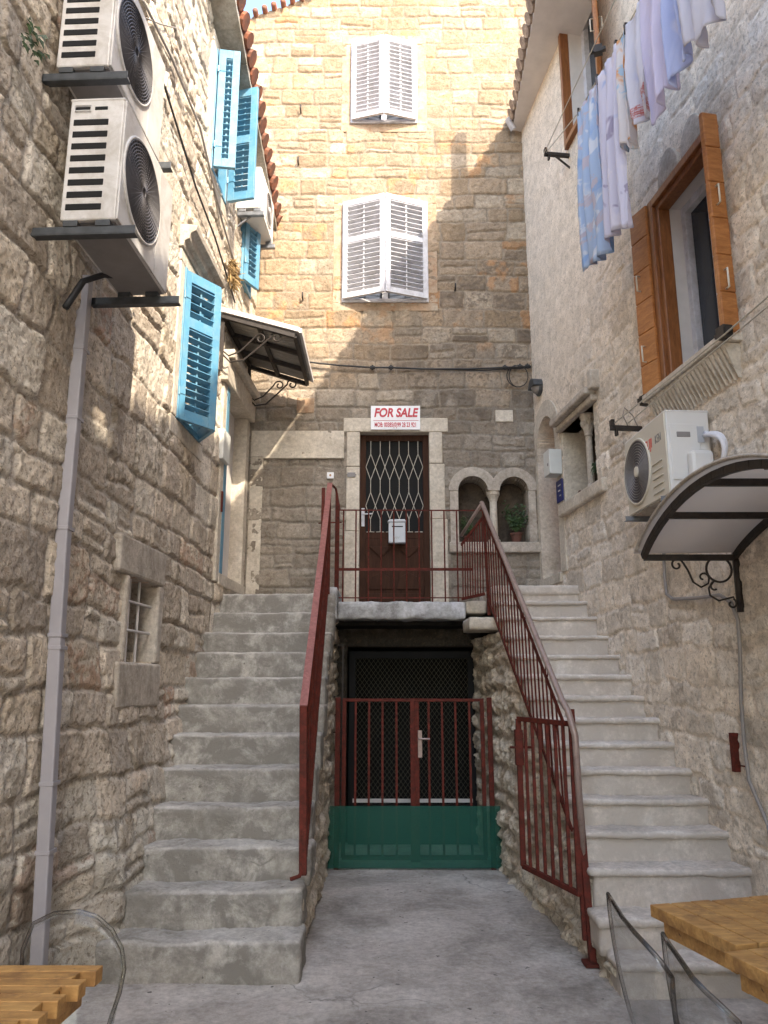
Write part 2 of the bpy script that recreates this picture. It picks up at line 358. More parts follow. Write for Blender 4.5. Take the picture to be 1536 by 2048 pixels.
def masonry(U, V, seed, course=(.13, .2), width=(.18, .42), joint=.012, edge=.03, warp=.02, thin=.15, rnd=.03):
    rng = np.random.RandomState(seed)
    wu = U + warp * 1.6 * fbm(U * 3.5, V * 3.5, seed + 50) + warp * .4 * fbm(U * 16, V * 16, seed + 55)
    wv = V + warp * 1.6 * fbm(U * 2.2, V * 2.2, seed + 60) + warp * .4 * fbm(U * 16, V * 16, seed + 65)
    v0 = V.min() - .5; vs = [v0]
    while vs[-1] < V.max() + .5: vs.append(vs[-1] + rng.uniform(*course))
    vs = np.array(vs); ci = np.searchsorted(vs, wv) - 1
    dist = np.zeros_like(U); sid = np.zeros(U.shape, np.int64); nid = 1
    off = np.zeros_like(U)
    for c in range(len(vs) - 1):
        m = ci == c
        if not m.any(): continue
        hgt = vs[c + 1] - vs[c]; br = [U.min() - 1 - rng.rand() * .3]
        while br[-1] < U.max() + 1: br.append(br[-1] + rng.uniform(*width) * (.75 + .5 * min(1, hgt / course[1])))
        br = np.array(br); u_ = wu[m]; v_ = wv[m]; k = np.searchsorted(br, u_) - 1
        nst = len(br); split = rng.rand(nst) < thin; sp = rng.uniform(.35, .65, nst); tilt = rng.uniform(-.09, .09, nst); tv = rng.uniform(-.05, .05, nst + 1)
        bl = br[k] + tilt[k] * 0 + (v_ - vs[c]) * tv[k]; brr = br[k + 1] + (v_ - vs[c]) * tv[k + 1]
        lo = np.full_like(u_, vs[c]); hi = np.full_like(u_, vs[c + 1]); mid = vs[c] + hgt * sp[k] + (u_ - br[k]) * tilt[k]
        up = split[k] & (v_ > mid); dn = split[k] & (v_ <= mid)
        lo = np.where(up, mid, lo); hi = np.where(dn, mid, hi)
        dx = np.minimum(u_ - bl, brr - u_); dz = np.minimum(v_ - lo, hi - v_)
        q = np.maximum(rnd - dx, 0); p = np.maximum(rnd - dz, 0)
        d = np.where((q > 0) & (p > 0), rnd - np.sqrt(q * q + p * p), np.minimum(dx, dz))
        dist[m] = d - joint / 2
        sid[m] = nid + 2 * k + up; nid += 2 * nst + 2
    nr = nid + 4
    rs = np.random.RandomState(seed + 99)
    return dist, sid, rs.rand(nr, 8).astype(np.float32)
def sheet(name, P, keep, col, mat, parent, depth, back, smooth=True, label=None):
    """P (nu,nv,3) points, keep (nu-1,nv-1) cells; open edges are drawn back by depth along `back`"""
    nu, nv = P.shape[:2]; o_ = origin_of(parent)
    idx = np.arange(nu * nv).reshape(nu, nv)
    a = idx[:-1, :-1][keep]; b = idx[1:, :-1][keep]; c = idx[1:, 1:][keep]; d = idx[:-1, 1:][keep]
    quads = np.stack([a, b, c, d], 1)
    pts = P.reshape(-1, 3) - np.array(o_)
    K = np.zeros((nu + 1, nv + 1), bool); K[1:-1, 1:-1] = keep
    E = []
    h = K[1:-1, :-1] != K[1:-1, 1:]                    # edges between vertically adjacent cells
    i, j = np.nonzero(h); up = K[1:-1, 1:][i, j]
    e1 = idx[i, j]; e2 = idx[i + 1, j]; E.append(np.stack([np.where(up, e2, e1), np.where(up, e1, e2)], 1))
    g = K[:-1, 1:-1] != K[1:, 1:-1]
    i, j = np.nonzero(g); rt = K[1:, 1:-1][i, j]
    e1 = idx[i, j]; e2 = idx[i, j + 1]; E.append(np.stack([np.where(rt, e1, e2), np.where(rt, e2, e1)], 1))
    E = np.concatenate(E); uq, inv = np.unique(E, return_inverse=True); inv = inv.reshape(E.shape)
    bp = pts[uq] + np.array(back) * depth; n0 = len(pts)
    side = np.stack([E[:, 0], E[:, 1], n0 + inv[:, 1], n0 + inv[:, 0]], 1)
    pts = np.concatenate([pts, bp]); quads = np.concatenate([quads, side]); colr = np.concatenate([col.reshape(-1, 3), col.reshape(-1, 3)[uq]])
    used = np.unique(quads); remap = np.zeros(len(pts), np.int64); remap[used] = np.arange(len(used))
    pts = pts[used]; colr = colr[used]; quads = remap[quads]
    me = bpy.data.meshes.new(name); me.vertices.add(len(pts)); me.vertices.foreach_set('co', pts.astype(np.float32).ravel())
    me.loops.add(quads.size); me.loops.foreach_set('vertex_index', quads.astype(np.int32).ravel())
    me.polygons.add(len(quads)); me.polygons.foreach_set('loop_start', np.arange(0, quads.size, 4, dtype=np.int32))
    me.polygons.foreach_set('loop_total', np.full(len(quads), 4, np.int32))
    me.update(calc_edges=True); me.validate()
    me.polygons.foreach_set('use_smooth', np.full(len(me.polygons), smooth))
    ca = me.color_attributes.new('Col', 'FLOAT_COLOR', 'POINT')
    ca.data.foreach_set('color', np.concatenate([np.clip(colr, 0, 1), np.ones((len(colr), 1))], 1).astype(np.float32).ravel())
    me.materials.append(MATS[mat]); ob = link_mesh(me, name, parent)
    if label: ob['label'] = label
    return ob
def lerp(a, b, t): return a * (1 - t) + b * t
def palette(rnd, cols):
    cols = np.array(cols, np.float32); k = (rnd * len(cols)).astype(int) % len(cols); return cols[k]
# ------------------------------------------------------------------ walls
def wall(name, parent, p0, d, nrm, ulen, v0, v1, res, seed, cols, mortar, mat, holes=None, bulge=None, tint=None, relief=.018, depth=.3, rough=.006, proud=.006, plaster=None, edge=.03, par={}, label=None):
    nu = int(round(ulen / res)) + 1; nv = int(round((v1 - v0) / res)) + 1
    U, V = np.meshgrid(np.linspace(0, ulen, nu), np.linspace(v0, v1, nv), indexing='ij')
    dist, sid, rn = masonry(U, V, seed, **par)
    S = rn[sid]; n1 = fbm(U * 7, V * 7, seed + 5); n2 = fbm(U * 24, V * 24, seed + 9, 4, .65)
    face = sstep(dist, -.002, edge)
    hh = face * (relief * (.55 + .9 * S[..., 0])) + (S[..., 1] - .5) * proud * face + face * (S[..., 2] - .5) * .0 + rough * n2 * (.35 + face) + rough * .9 * n1 * face
    c = palette(S[..., 3], cols) * (.86 + .28 * S[..., 4])[..., None]
    c = c * (1 + .22 * n1 + .18 * n2)[..., None]
    mo = np.array(mortar, np.float32) * (1 + .25 * n2 + .15 * n1)[..., None]
    f = sstep(dist + .006 * n2, -.003, .007)[..., None]; c = lerp(mo, c, f)
    if plaster is not None:
        k = plaster(U, V, n1, n2); hh = hh * (1 - k) + k * (relief * .9 + .004 * n1 + .0015 * n2)
        pc = np.array(plaster.color, np.float32) * (1 + .10 * n1 + .06 * n2)[..., None]; c = lerp(c, pc, k[..., None])
    if tint is not None: c = tint(U, V, c, S, n1, n2, dist)
    if bulge is not None: hh = hh + bulge(U, V)
    P = np.zeros((nu, nv, 3)); d = Vector(d); nrm = Vector(nrm)
    P[..., 0] = p0[0] + U * d.x + hh * nrm.x; P[..., 1] = p0[1] + U * d.y + hh * nrm.y; P[..., 2] = V
    uc = (U[:-1, :-1] + U[1:, 1:]) / 2; vc = (V[:-1, :-1] + V[1:, 1:]) / 2
    keep = np.ones(uc.shape, bool)
    if holes is not None: keep &= ~holes(uc, vc)
    return sheet(name, P, keep, c, mat, parent, depth, (-nrm.x, -nrm.y, 0), label=label)
def rect(uc, vc, a, b, c, d): return (uc > a) & (uc < b) & (vc > c) & (vc < d)
def plastic(color, fn):
    def g(U, V, n1, n2): return fn(U, V, n1, n2)
    g.color = color; return g

# --- back house -----------------------------------------------------
back = thing('stone_house', (.1, YB, 0), 'tall honey coloured stone house closing the courtyard, with white shutters and a brown door', 'house')
def bp(px, py): p = PY(px, py); return p.x, p.z
w1a, w1t = bp(703, 90); w1b, w1z = bp(835, 250)
w2a, w2t = bp(686, 408); w2b, w2z = bp(857, 607)
dxa, dzt = bp(720, 865); dxb, _ = bp(862, 1190); dzb = 2.62
ax0, _ = bp(918, 1085); ax1, _ = bp(975, 985); ax2, _ = bp(999, 985); ax3, az0 = bp(1060, 1085)
_, azs = bp(940, 985); azs += .02
bX0 = -2.3
gable = lambda x: np.minimum(11.0 + .42 * (x + 1.96), 11.0 + .42 * 2.5 - .42 * (x - .54))
def bholes(u, v):
    x = u + bX0
    m = rect(x, v, w1a + .03, w1b - .03, w1z + .03, w1t - .02) | rect(x, v, w2a + .03, w2b - .03, w2z + .03, w2t - .02)
    m |= rect(x, v, dxa, dxb, dzb - .1, dzt)
    for a, b in ((ax0, ax1), (ax2, ax3)):
        cx = (a + b) / 2; r = (b - a) / 2
        m |= rect(x, v, a, b, az0, azs) | (((x - cx) ** 2 + (v - azs) ** 2 < r * r) & (v >= azs))
    m |= rect(x, v, ax1 - .01, ax2 + .01, az0, azs)
    m |= rect(x, v, -.44, 1.08, -1, 2.16)
    m |= v > gable(x)
    return m
def btint(U, V, c, S, n1, n2, dist):
    x = U + bX0
    # black crust on the stones low on the right, a patch with a shape of its own
    k = sstep(x + .9 * n1, .35, .95) * sstep(V + .5 * n1, 4.7, 5.5) * (1 - sstep(V + .8 * n1, 6.9, 8.0)) + sstep(x, -.4, .3) * sstep(V + .6 * n1, 5.0, 5.4) * (1 - sstep(V + .5 * n1, 6.0, 6.5)) * .6
    k = np.clip(k, 0, 1) * sstep(S[..., 5] + n2 * .7 + n1 * .5, .30, .62) * sstep(dist, -.002, .01)
    c = lerp(c, np.array((.13, .105, .085)), (k * .7)[..., None])
    # greyer weathered stones low down, ochre rusty ones high up
    g = 1 - sstep(V + .8 * n1, 4.6, 6.6)
    grey = c.mean(-1, keepdims=True) * np.array((1.04, 1.0, .93)); c = lerp(c, grey, (g * .62)[..., None])
    o = sstep(S[..., 6], .78, .85) * sstep(V, 5.5, 6.5) * sstep(n1, -.1, .3); c = lerp(c, np.array((.48, .25, .11)), (o * .55)[..., None])
    so = (1 - sstep(V + .15 * n1, 2.3, 2.6)); c = lerp(c, np.array((.045, .04, .035)), (so * .9)[..., None])  # passage shade painted into the stone colour below the landing
    m = sstep(V, 2.5, 2.6) * (1 - sstep(V, 2.6, 3.1)) * sstep(n1 + n2, .05, .45); c = lerp(c, np.array((.14, .14, .10)), (m * .7)[..., None])
    return c
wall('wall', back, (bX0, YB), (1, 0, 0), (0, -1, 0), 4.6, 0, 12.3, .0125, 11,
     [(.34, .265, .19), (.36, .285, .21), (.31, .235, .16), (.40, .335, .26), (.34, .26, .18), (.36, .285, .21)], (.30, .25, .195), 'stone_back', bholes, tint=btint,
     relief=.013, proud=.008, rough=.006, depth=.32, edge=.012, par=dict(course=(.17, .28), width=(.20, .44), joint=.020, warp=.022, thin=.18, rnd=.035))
m = MB()      # tiled roof edge over the gable
for i in range(44):
    x = -2.35 + i * .13
    if x > 3.1: break
    z = float(gable(np.array(x))) + .01
    m.tube([(x, YB - .10, z), (x, YB + .8, z + .02)], .04, 10)
m.build('roof', 'tile', back, smooth=True)
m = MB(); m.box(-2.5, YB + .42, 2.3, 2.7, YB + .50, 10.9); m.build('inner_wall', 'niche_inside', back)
def dressed(parent, name, mat, boxes, bevel=.012, label=None):
    m = MB()
    for b_ in boxes: m.box(*b_)
    return m.build(name, mat, parent, bevel=bevel, label=label)
def surround(parent, x0, x1, z0, z1, t, mat, y=YB, pr=.017, name='surround'):
    g = .003
    return dressed(parent, name, mat, [(x0 - t, y - pr, z0 - t * .95, x1 + t, y + .1, z0), (x0 - t, y - pr, z1, x1 + t, y + .1, z1 + t * 1.1),
        (x0 - t, y - pr + .003, z0 + g, x0, y + .1, z1 - g), (x1, y - pr + .003, z0 + g, x1 + t, y + .1, z1 - g)], .008)
def shutter(parent, hinge, outer, z0, z1, mat, th=.04, slat=.052, mids=(), stile=.06, rail=.075, hz=(), label=None, ang=32, flip=1, bar_=True):
    """louvred leaf standing between two plan points"""
    h = Vector((hinge[0], hinge[1], 0)); o = Vector((outer[0], outer[1], 0)); d = o - h; W = d.length; d.normalize(); n = Vector((d.y, -d.x, 0)) * flip
    M = Matrix(((d.x, n.x, 0, h.x), (d.y, n.y, 0, h.y), (0, 0, 1, z0), (0, 0, 0, 1))); H = z1 - z0; t = th / 2
    m = MB(); m.box(0, -t, 0, stile, t, H, M); m.box(W - stile, -t, 0, W, t, H, M)
    zs = [0] + [H * q for q in mids] + [H - rail]
    for i, z in enumerate(zs): m.box(stile, -t * .94, z, W - stile, t * .94, z + rail, M)
    for a, b in zip(zs[:-1], zs[1:]):
        lo, hi = a + rail, b; k = max(1, int((hi - lo) / slat)); st = (hi - lo) / k
        for j in range(k):
            zc = lo + (j + .5) * st; A = Matrix.Translation((0, 0, zc)) @ Matrix.Rotation(R(ang), 4, 'X')
            m.box(stile - .004, -t * 1.35, -.005, W - stile + .004, t * 1.35, .005, M @ A)
        if bar_: m.box(W / 2 - .009, -t * .5, lo, W / 2 + .009, -t * .1, hi, M)
    ob = m.build('shutter', mat, parent, bevel=.003, label=label)
    if hz:
        hm = MB()
        for z in hz: hm.tube([M @ Vector((0, t + .006, z - .035)), M @ Vector((0, t + .006, z + .035))], .011, 8); hm.box(0, t, z - .018, .07, t + .006, z + .018, M)
        hm.build('hinge', mat, ob)
    return ob
def backwin(x0, x1, z0, z1, proj, t, label, mids, seed):
    f = MB(); fr = .045; y = YB - .015
    f.box(x0, y - .03, z0, x0 + fr, y + .12, z1); f.box(x1 - fr, y - .03, z0, x1, y + .12, z1)
    f.box(x0 + fr, y - .028, z0, x1 - fr, y + .12, z0 + fr * 1.1); f.box(x0 + fr, y - .028, z1 - fr, x1 - fr, y + .12, z1)
    fo = f.build('window', 'white_paint', back, bevel=.004, label=label)
    g = MB(); g.box(x0 + .05, YB + .16, z0, x1 - .05, YB + .17, z1); g.build('pane', 'window_glass', fo)
    g = MB(); xc = (x0 + x1) / 2
    g.box(xc - .04, YB + .10, z0, xc + .04, YB + .155, z1); g.box(x0, YB + .10, z1 - .08, x1, YB + .153, z1); g.box(x0, YB + .10, z0, x1, YB + .153, z0 + .07); g.box(x0, YB + .102, z0, x0 + .08, YB + .152, z1); g.box(x1 - .08, YB + .102, z0, x1, YB + .152, z1)
    for q in (.36, .68): g.box(x0, YB + .115, z0 + (z1 - z0) * q, x1, YB + .14, z0 + (z1 - z0) * q + .03)
    g.build('sash', 'white_paint', fo)
    for s in (0, 1):
        a = (x0 + .02, y - .045) if s == 0 else (x1 - .02, y - .045); b = (xc - .006, y - .045 - proj) if s == 0 else (xc + .006, y - .045 - proj)
        shutter(fo, a, b, z0 + .03, z1 - .02, 'white_paint', mids=mids, hz=(.22, (z1 - z0) - .3), flip=-1 if s == 0 else 1, ang=-24, slat=.062)
    surround(back, x0, x1, z0, z1, t, 'ochre_dressed', name='window_surround')
backwin(w1a, w1b, w1z, w1t, .13, .13, 'upper window on the back house, white shutters standing slightly ajar', (), 1)
backwin(w2a, w2b, w2z, w2t, .20, .12, 'lower window on the back house, white shutters pushed out in a wedge', (.56,), 2)
# door of the back house
t_ = .165
dressed(back, 'door_surround', 'dressed_stone', [(dxa - t_ * 1.25, YB - .03, dzt, dxb + t_ * 1.45, YB + .12, dzt + .185), (dxa - t_, YB - .027, 3.55, dxa, YB + .12, 4.36), (dxa - t_, YB - .030, 4.365, dxa, YB + .12, dzt - .003),
    (dxa - t_ * 1.1, YB - .026, dzb, dxa, YB + .12, 3.547), (dxb, YB - .027, 3.7, dxb + t_ * 1.15, YB + .12, 4.4), (dxb, YB - .030, 4.405, dxb + t_, YB + .12, dzt - .003), (dxb, YB - .028, dzb, dxb + t_ * 1.3, YB + .12, 3.697)])
yd = YB + .10; D = MB(); fw = .075
D.box(dxa, yd, dzb, dxa + fw, yd + .07, dzt); D.box(dxb - fw, yd, dzb, dxb, yd + .07, dzt); D.box(dxa + fw, yd + .002, dzt - .08, dxb - fw, yd + .07, dzt)
D.box(dxa + fw, yd + .01, dzb, dxb - fw, yd + .055, 3.48); D.box(dxa + fw, yd + .008, 3.48, dxb - fw, yd + .06, 3.56)
dw = (dxb - dxa) - 2 * fw; x_ = dxa + fw
door = D.build('door', 'brown_door', back, bevel=.005, label='brown front door with a white wire grille over its glass')
for k in (0, 1):
    P_ = MB(); xc = x_ + dw * (.26 + .48 * k); a = .15
    P_.prism([(xc - a, 3.38), (xc, 3.24), (xc + a, 3.38)], yd - .006, yd + .012); P_.build('door_panel', 'brown_door', door, bevel=.006); P_ = MB(); P_.prism([(xc - a, 2.85), (xc + a, 2.85), (xc + a * .7, 3.0), (xc, 3.06), (xc - a * .7, 3.0)], yd - .006, yd + .012); P_.build('door_panel', 'brown_door', door, bevel=.006)
P_ = MB(); P_.box(x_ + .02, yd - .004, 2.62, dxb - fw - .02, yd + .012, 2.80)
P_.build('kick_board', 'brown_door', door, bevel=.006)
G = MB(); G.box(x_, yd + .03, 3.56, dxb - fw, yd + .04, dzt - .08); G.build('door_glass', 'black', door)
G = MB(); gz0, gz1 = 3.56, dzt - .08; n = 6; sp = dw / n; gy = yd + .004
def seg(a, b): G.tube([(a[0], gy, a[1]), (b[0], gy, b[1])], .0045, 5)
for i in range(n):
    xc = x_ + sp * (i + .5)
    seq = [gz1, gz1 - .18]; seg((xc, gz1), (xc, gz1 - .17))
    z = gz1 - .17
    for j in range(2):
        for s in (-1, 1):
            seg((xc, z), (xc + s * sp / 2, z - .17)); seg((xc + s * sp / 2, z - .17), (xc, z - .34))
        z -= .34
        seg((xc, z), (xc, z - .16)); z -= .16
    for s in (-1, 1): seg((xc, z), (xc + s * sp / 2 * .8, max(gz0, z - .16)))
G.build('door_grille', 'white_grille', door)
G = MB(); hx = dxa + fw * .55; hz_ = PY(728, 1040).z; G.box(hx - .02, yd - .010, hz_ - .06, hx + .02, yd + .001, hz_ + .17); G.tube([(hx, yd - .01, hz_ + .09), (hx, yd - .05, hz_ + .09), (hx + .03, yd - .055, hz_ + .085), (hx + .12, yd - .055, hz_ + .09)], .009, 8)
G.build('door_handle', 'white_paint', door, bevel=.003)
# twin arched niche
A = MB()
for a, b in ((ax0, ax1), (ax2, ax3)):
    cx = (a + b) / 2; r = (b - a) / 2; ro = r + .115; n = 20
    for i in range(n):
        t0, t1 = math.pi * i / n, math.pi * (i + 1) / n
        q = [(cx + r * math.cos(t0), azs + r * math.sin(t0)), (cx + ro * math.cos(t0), azs + ro * math.sin(t0)), (cx + ro * math.cos(t1), azs + ro * math.sin(t1)), (cx + r * math.cos(t1), azs + r * math.sin(t1))]
        A.prism(q, YB - .035 - (.003 if a == ax0 else 0), YB + .14)
A.box(ax0 - .10, YB - .03, az0, ax0, YB + .14, azs - .003); A.box(ax3, YB - .03, az0, ax3 + .085, YB + .14, azs - .003)
arch_o = A.build('arch_surround', 'grey_dressed', back, label='double round arch of pale stone left of the corner, around a dark niche')
A = MB(); cc = (ax1 + ax2) / 2
A.lathe([(.075, 0), (.075, .035), (.055, .05), (.058, .07), (.047, .09), (.045, azs - az0 - .13), (.05, azs - az0 - .12), (.06, azs - az0 - .09), (.075, azs - az0 - .05), (.082, azs - az0 - .045), (.082, azs - az0 + .0)], (cc, YB + .05, az0), 18)
A.build('column', 'dressed_stone', arch_o, smooth=False)
dressed(back, 'niche_sill', 'grey_dressed', [(ax0 - .12, YB - .07, az0 - .13, ax3 + .12, YB + .1, az0 - .003)])
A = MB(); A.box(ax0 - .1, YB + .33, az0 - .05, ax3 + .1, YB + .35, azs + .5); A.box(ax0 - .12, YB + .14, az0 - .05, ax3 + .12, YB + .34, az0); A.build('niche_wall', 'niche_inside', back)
# blocked doorway on the left of the back house
dressed(back, 'blocked_door_frame', 'dressed_stone', [(-1.66, YB - .02, 4.49, -.50, YB + .1, 4.83), (-1.66, YB - .016, 2.62, -1.50, YB + .1, 4.487), (-1.5, YB - .05, 4.462, -.5, YB + .05, 4.487)], .006)
p = PY(1008, 833); dressed(back, 'plaque', 'dressed_stone', [(p.x - .11, YB - .022, p.z - .075, p.x + .11, YB + .1, p.z + .08)], .006, 'small blank pale stone block set in the wall')
p = PY(611, 815); dressed(back, 'vent_block', 'ochre_dressed', [(p.x - .11, YB - .022, p.z - .08, p.x + .11, YB + .1, p.z + .12)], .006)
# sign
def text(s, size, M, mat, parent, name, ext=.0015, shear=0, sx=1, bold=.0):
    cu = bpy.data.curves.new('t', 'FONT'); cu.body = s; cu.size = size; cu.extrude = ext; cu.align_x = 'CENTER'; cu.align_y = 'CENTER'; cu.shear = shear; cu.offset = bold
    to = bpy.data.objects.new('t', cu); COL.objects.link(to); bpy.context.view_layer.update()
    me = bpy.data.meshes.new_from_object(to.evaluated_get(bpy.context.evaluated_depsgraph_get())); bpy.data.objects.remove(to)
    me.name = name; S = Matrix.Diagonal((sx, 1, 1, 1)); me.transform(Matrix.Translation(-origin_of(parent)) @ M @ S)
    me.materials.clear(); me.materials.append(MATS[mat]); return link_mesh(me, name, parent)
sx0, sz1 = bp(742, 815); sx1, sz0 = bp(840, 862); ys_ = YB - .06
S_ = MB(); S_.box(sx0, ys_, sz0, sx1, ys_ + .012, sz1)
sign = S_.build('for_sale_sign', 'sign_white', None, label='white and red FOR SALE sign with a phone number, fixed above the brown door', cat='sign')
face = lambda x, z, y: Matrix(((1, 0, 0, x), (0, 0, -1, y), (0, 1, 0, z), (0, 0, 0, 1)))
xc = (sx0 + sx1) / 2; hgt = sz1 - sz0
text('FOR SALE', .158, face(xc, sz0 + hgt * .69, ys_ - .003), 'sign_red', sign, 'lettering', shear=.2, sx=.80, bold=.0055)
text('MOB: 00385(0)99 28 23 921', .080, face(xc, sz0 + hgt * .19, ys_ - .003), 'sign_red', sign, 'lettering', sx=.565, bold=.0018)
L_ = MB(); L_.box(sx0 + .03, ys_ - .004, sz0 + hgt * .37, sx1 - .02, ys_ - .001, sz0 + hgt * .385); L_.build('line', 'sign_red', sign)
# mailbox on the door grille
mx0, mz1 = bp(777, 1041); mx1, mz0 = bp(811, 1086); my = yd - .03
m = MB(); m.box(mx0, my - .09, mz0, mx1, my, mz1 - .02)
mb = thing('mailbox', ((mx0 + mx1) / 2, my, mz0), 'small grey metal mailbox hung on the brown door', 'mailbox')
m.build('body', 'mail_grey', mb, bevel=.006)
m = MB(); m.prism([(mx0 - .012, mz1 - .022), (mx1 + .012, mz1 - .022), (mx1 - .01, mz1 + .01), (mx0 + .01, mz1 + .01)], my - .105, my); m.build('lid', 'mail_grey', mb, bevel=.003)
m = MB(); m.box(mx0 + .04, my - .0925, mz1 - .085, mx1 - .03, my - .089, mz1 - .072); m.build('slot', 'black', mb)
m = MB(); xm = (mx0 + mx1) / 2
for k in range(3): m.bar((xm - .03 + k * .02, my - .0925, mz0 + .05), (xm - .01 + k * .02, my - .0925, mz0 + .075), .006, .004)
m.build('emblem', 'logo_grey', mb)
# doorbell, name plate, hooks, electric cable
p = PY(661, 952); m = MB(); m.box(p.x - .042, YB - .035, p.z - .04, p.x + .042, YB - .016, p.z + .04); db = m.build('doorbell', 'sign_white', None, bevel=.004, label='square white doorbell push with an orange button, left of the brown door', cat='doorbell')
m = MB(); m.lathe([(.013, 0), (.013, .006)], (0, 0, 0), 12, Matrix.Translation((p.x, YB - .036, p.z)) @ Matrix.Rotation(R(90), 4, 'X')); m.build('button', 'table_wood', db)
p = PY(703, 951); m = MB(); m.box(p.x - .05, YB - .042, p.z - .03, p.x + .05, YB - .030, p.z + .03); m.box(p.x - .062, YB - .040, p.z - .010, p.x + .062, YB - .031, p.z + .010)
m.build('letter_slot', 'mid_grille', None, bevel=.004, label='small grey metal plate on the door jamb beside the doorbell', cat='plate')
for px, py, lab in ((602, 226, 'rusty iron hook high in the wall left of the upper white shutters'), (597, 330, 'rusty iron hook between the two window levels on the left'), (606, 600, 'rusty iron hook low left of the lower white shutters'), (910, 582, 'rusty iron hook right of the lower white shutters')):
    p = PY(px, py); m = MB(); m.tube([(p.x, YB + .03, p.z), (p.x, YB - .06, p.z), (p.x, YB - .075, p.z + .015), (p.x, YB - .075, p.z + .07)], .011, 6)
    m.build('wall_hook', 'iron', None, smooth=True, label=lab, cat='hook')
def wire(name, pts, r, mat, label, cat, sag=0, parent=None, n=10, **k):
    P = []
    for a, b in zip(pts[:-1], pts[1:]):
        for i in range(n): t = i / n; q = Vector(a).lerp(Vector(b), t); q.z -= sag * 4 * t * (1 - t); P.append(q)
    P.append(Vector(pts[-1])); m = MB(); m.tube(P, r, 6); return m.build(name, mat, parent, smooth=True, label=label, cat=cat, **k)
pc = [PY(x, y, YB - .06) for x, y in ((598, 722), (680, 731), (745, 735), (782, 735), (850, 738), (940, 738), (1010, 735), (1062, 733))]
cab = wire('electric_cable', pc, .011, 'cable', 'thick black electric cable stretched across the back wall between the two houses', 'cable', n=4)
wire('electric_cable', [PY(850, 738, YB - .05), PY(960, 741, YB - .05), PY(1010, 738, YB - .05), PY(1062, 735, YB - .05)], .008, 'cable', 'thinner black cable end beside the right corner of the back wall', 'cable', n=4)
m = MB()
for px, py in ((745, 735), (782, 735), (1010, 735), (1040, 733), (1055, 732)):
    p = PY(px, py, YB - .06); m.tube([p - Vector((.03, 0, 0)), p + Vector((.03, 0, 0))], .022, 8); m.tube([p + Vector((0, 0, .03)), p - Vector((0, 0, .03))], .014, 8)
m.build('clamp', 'cable', cab)
m = MB(); pts = []
for i in range(26):
    t = i / 25; a = R(60 + 560 * t); pts.append(PY(1036 + 24 * math.cos(a) * (1 - .3 * t), 752 - 22 * math.sin(a), YB - .05 - .02 * math.sin(a * 2)))
m.tube(pts, .006, 6); m.build('cable_coil', 'cable', None, smooth=True, label='loose loop of black cable hanging in the right corner of the back wall', cat='cable')
# ------------------------------------------------------------------ left house
left = thing('stone_house', (LXat(5), 5.5, 0), 'rubble stone house along the left side, with sky blue shutters and a clay tiled eave', 'house')
yL0 = 2.2; pL0 = (LXat(yL0), yL0); sL = DL.y
uL = lambda y: (y - yL0) / sL
sa, sb, sc_ = PL(250, 1150), PL(300, 1325), PL(304, 1170)
bw = dict(y0=sa.y, y1=6.12, z0=PL(250, 1325).z, z1=sa.z)
h1a, h1b, h1t = PL(345, 835), PL(392, 888), PL(352, 512)
ww1 = dict(y0=h1a.y, y1=h1b.y, z0=h1a.z, z1=h1t.z)
h2a, h2b, h2t = PL(415, 330), PL(445, 410), PL(425, 118)
ww2 = dict(y0=h2a.y, y1=h2b.y, z0=h2b.z, z1=8.32)
dl = dict(y0=7.93, y1=8.98, z0=2.86, z1=4.92)
ww3 = dict(y0=8.35, y1=8.85, z0=6.45, z1=7.6)
def lholes(u, v):
    m = np.zeros(u.shape, bool)
    m |= v > np.minimum(7.86 + .32 * (YB - (yL0 + u * sL)), 9.7)
    for w_ in (bw, ww1, ww2, ww3, dl): m |= rect(u, v, uL(w_['y0']), uL(w_['y1']), w_['z0'], w_['z1'])
    return m
def lbulge(U, V):
    y = yL0 + U * sL
    b = .20 * sstep(y, 4.75, 5.35) * (1 - sstep(V, .4, 2.0)) * (1 - .55 * sstep(y, 6, 8.6))
    return b + .03 * fbm(U * 1.3, V * 1.3, 77, 3)
def ltint(U, V, c, S, n1, n2, dist):
    o = sstep(S[..., 6], .90, .93); c = lerp(c, np.array((.36, .15, .08)), (o * .45 * sstep(n1 + n2, -.1, .3))[..., None])
    k = sstep(n1 + .6 * n2, .12, .5) * sstep(S[..., 5], .5, .6); c = lerp(c, np.array((.17, .14, .10)), (k * .65)[..., None])
    low = (1 - sstep(V + n1 * .6, .3, 1.5)) * .45; g = c.mean(-1, keepdims=True) * np.array((.98, 1.0, .95)); c = lerp(c, g * .9, low[..., None])
    return c
wall('wall', left, pL0, DL, NL, (YB - yL0) / sL + .02, 0, 9.75, .0125, 21,
     [(.64, .57, .48), (.70, .64, .55), (.56, .49, .41), (.74, .69, .61), (.50, .44, .375), (.65, .57, .465), (.60, .53, .445)], (.53, .485, .43), 'stone_left', lholes, lbulge, ltint,
     relief=.019, proud=.012, rough=.0065, depth=.26, edge=.014, par=dict(course=(.19, .38), width=(.18, .52), joint=.026, warp=.038, thin=.20, rnd=.045))
wall('wall', left, (LXat(-3.5), -3.5), DL, NL, (yL0 + 3.5) / sL, 0, 8.15, .06, 22, [(.45, .37, .28), (.50, .42, .33)], (.30, .27, .235), 'stone_left', relief=.03, depth=.26)
def lbox(m, y0, y1, z0, z1, i, o, d=0):
    """box along the left wall, from i behind to o in front of its face"""
    M = frameM((LXat(y0), y0, 0), DL, NL); m.box(0, -i, z0, (y1 - y0) / sL, o, z1, M); return m
def stones(parent, name, mat, lst, bevel=.012, label=None, fn=None):
    m = MB()
    for a in lst: (fn or lbox)(m, *a)
    return m.build(name, mat, parent, bevel=bevel, label=label)
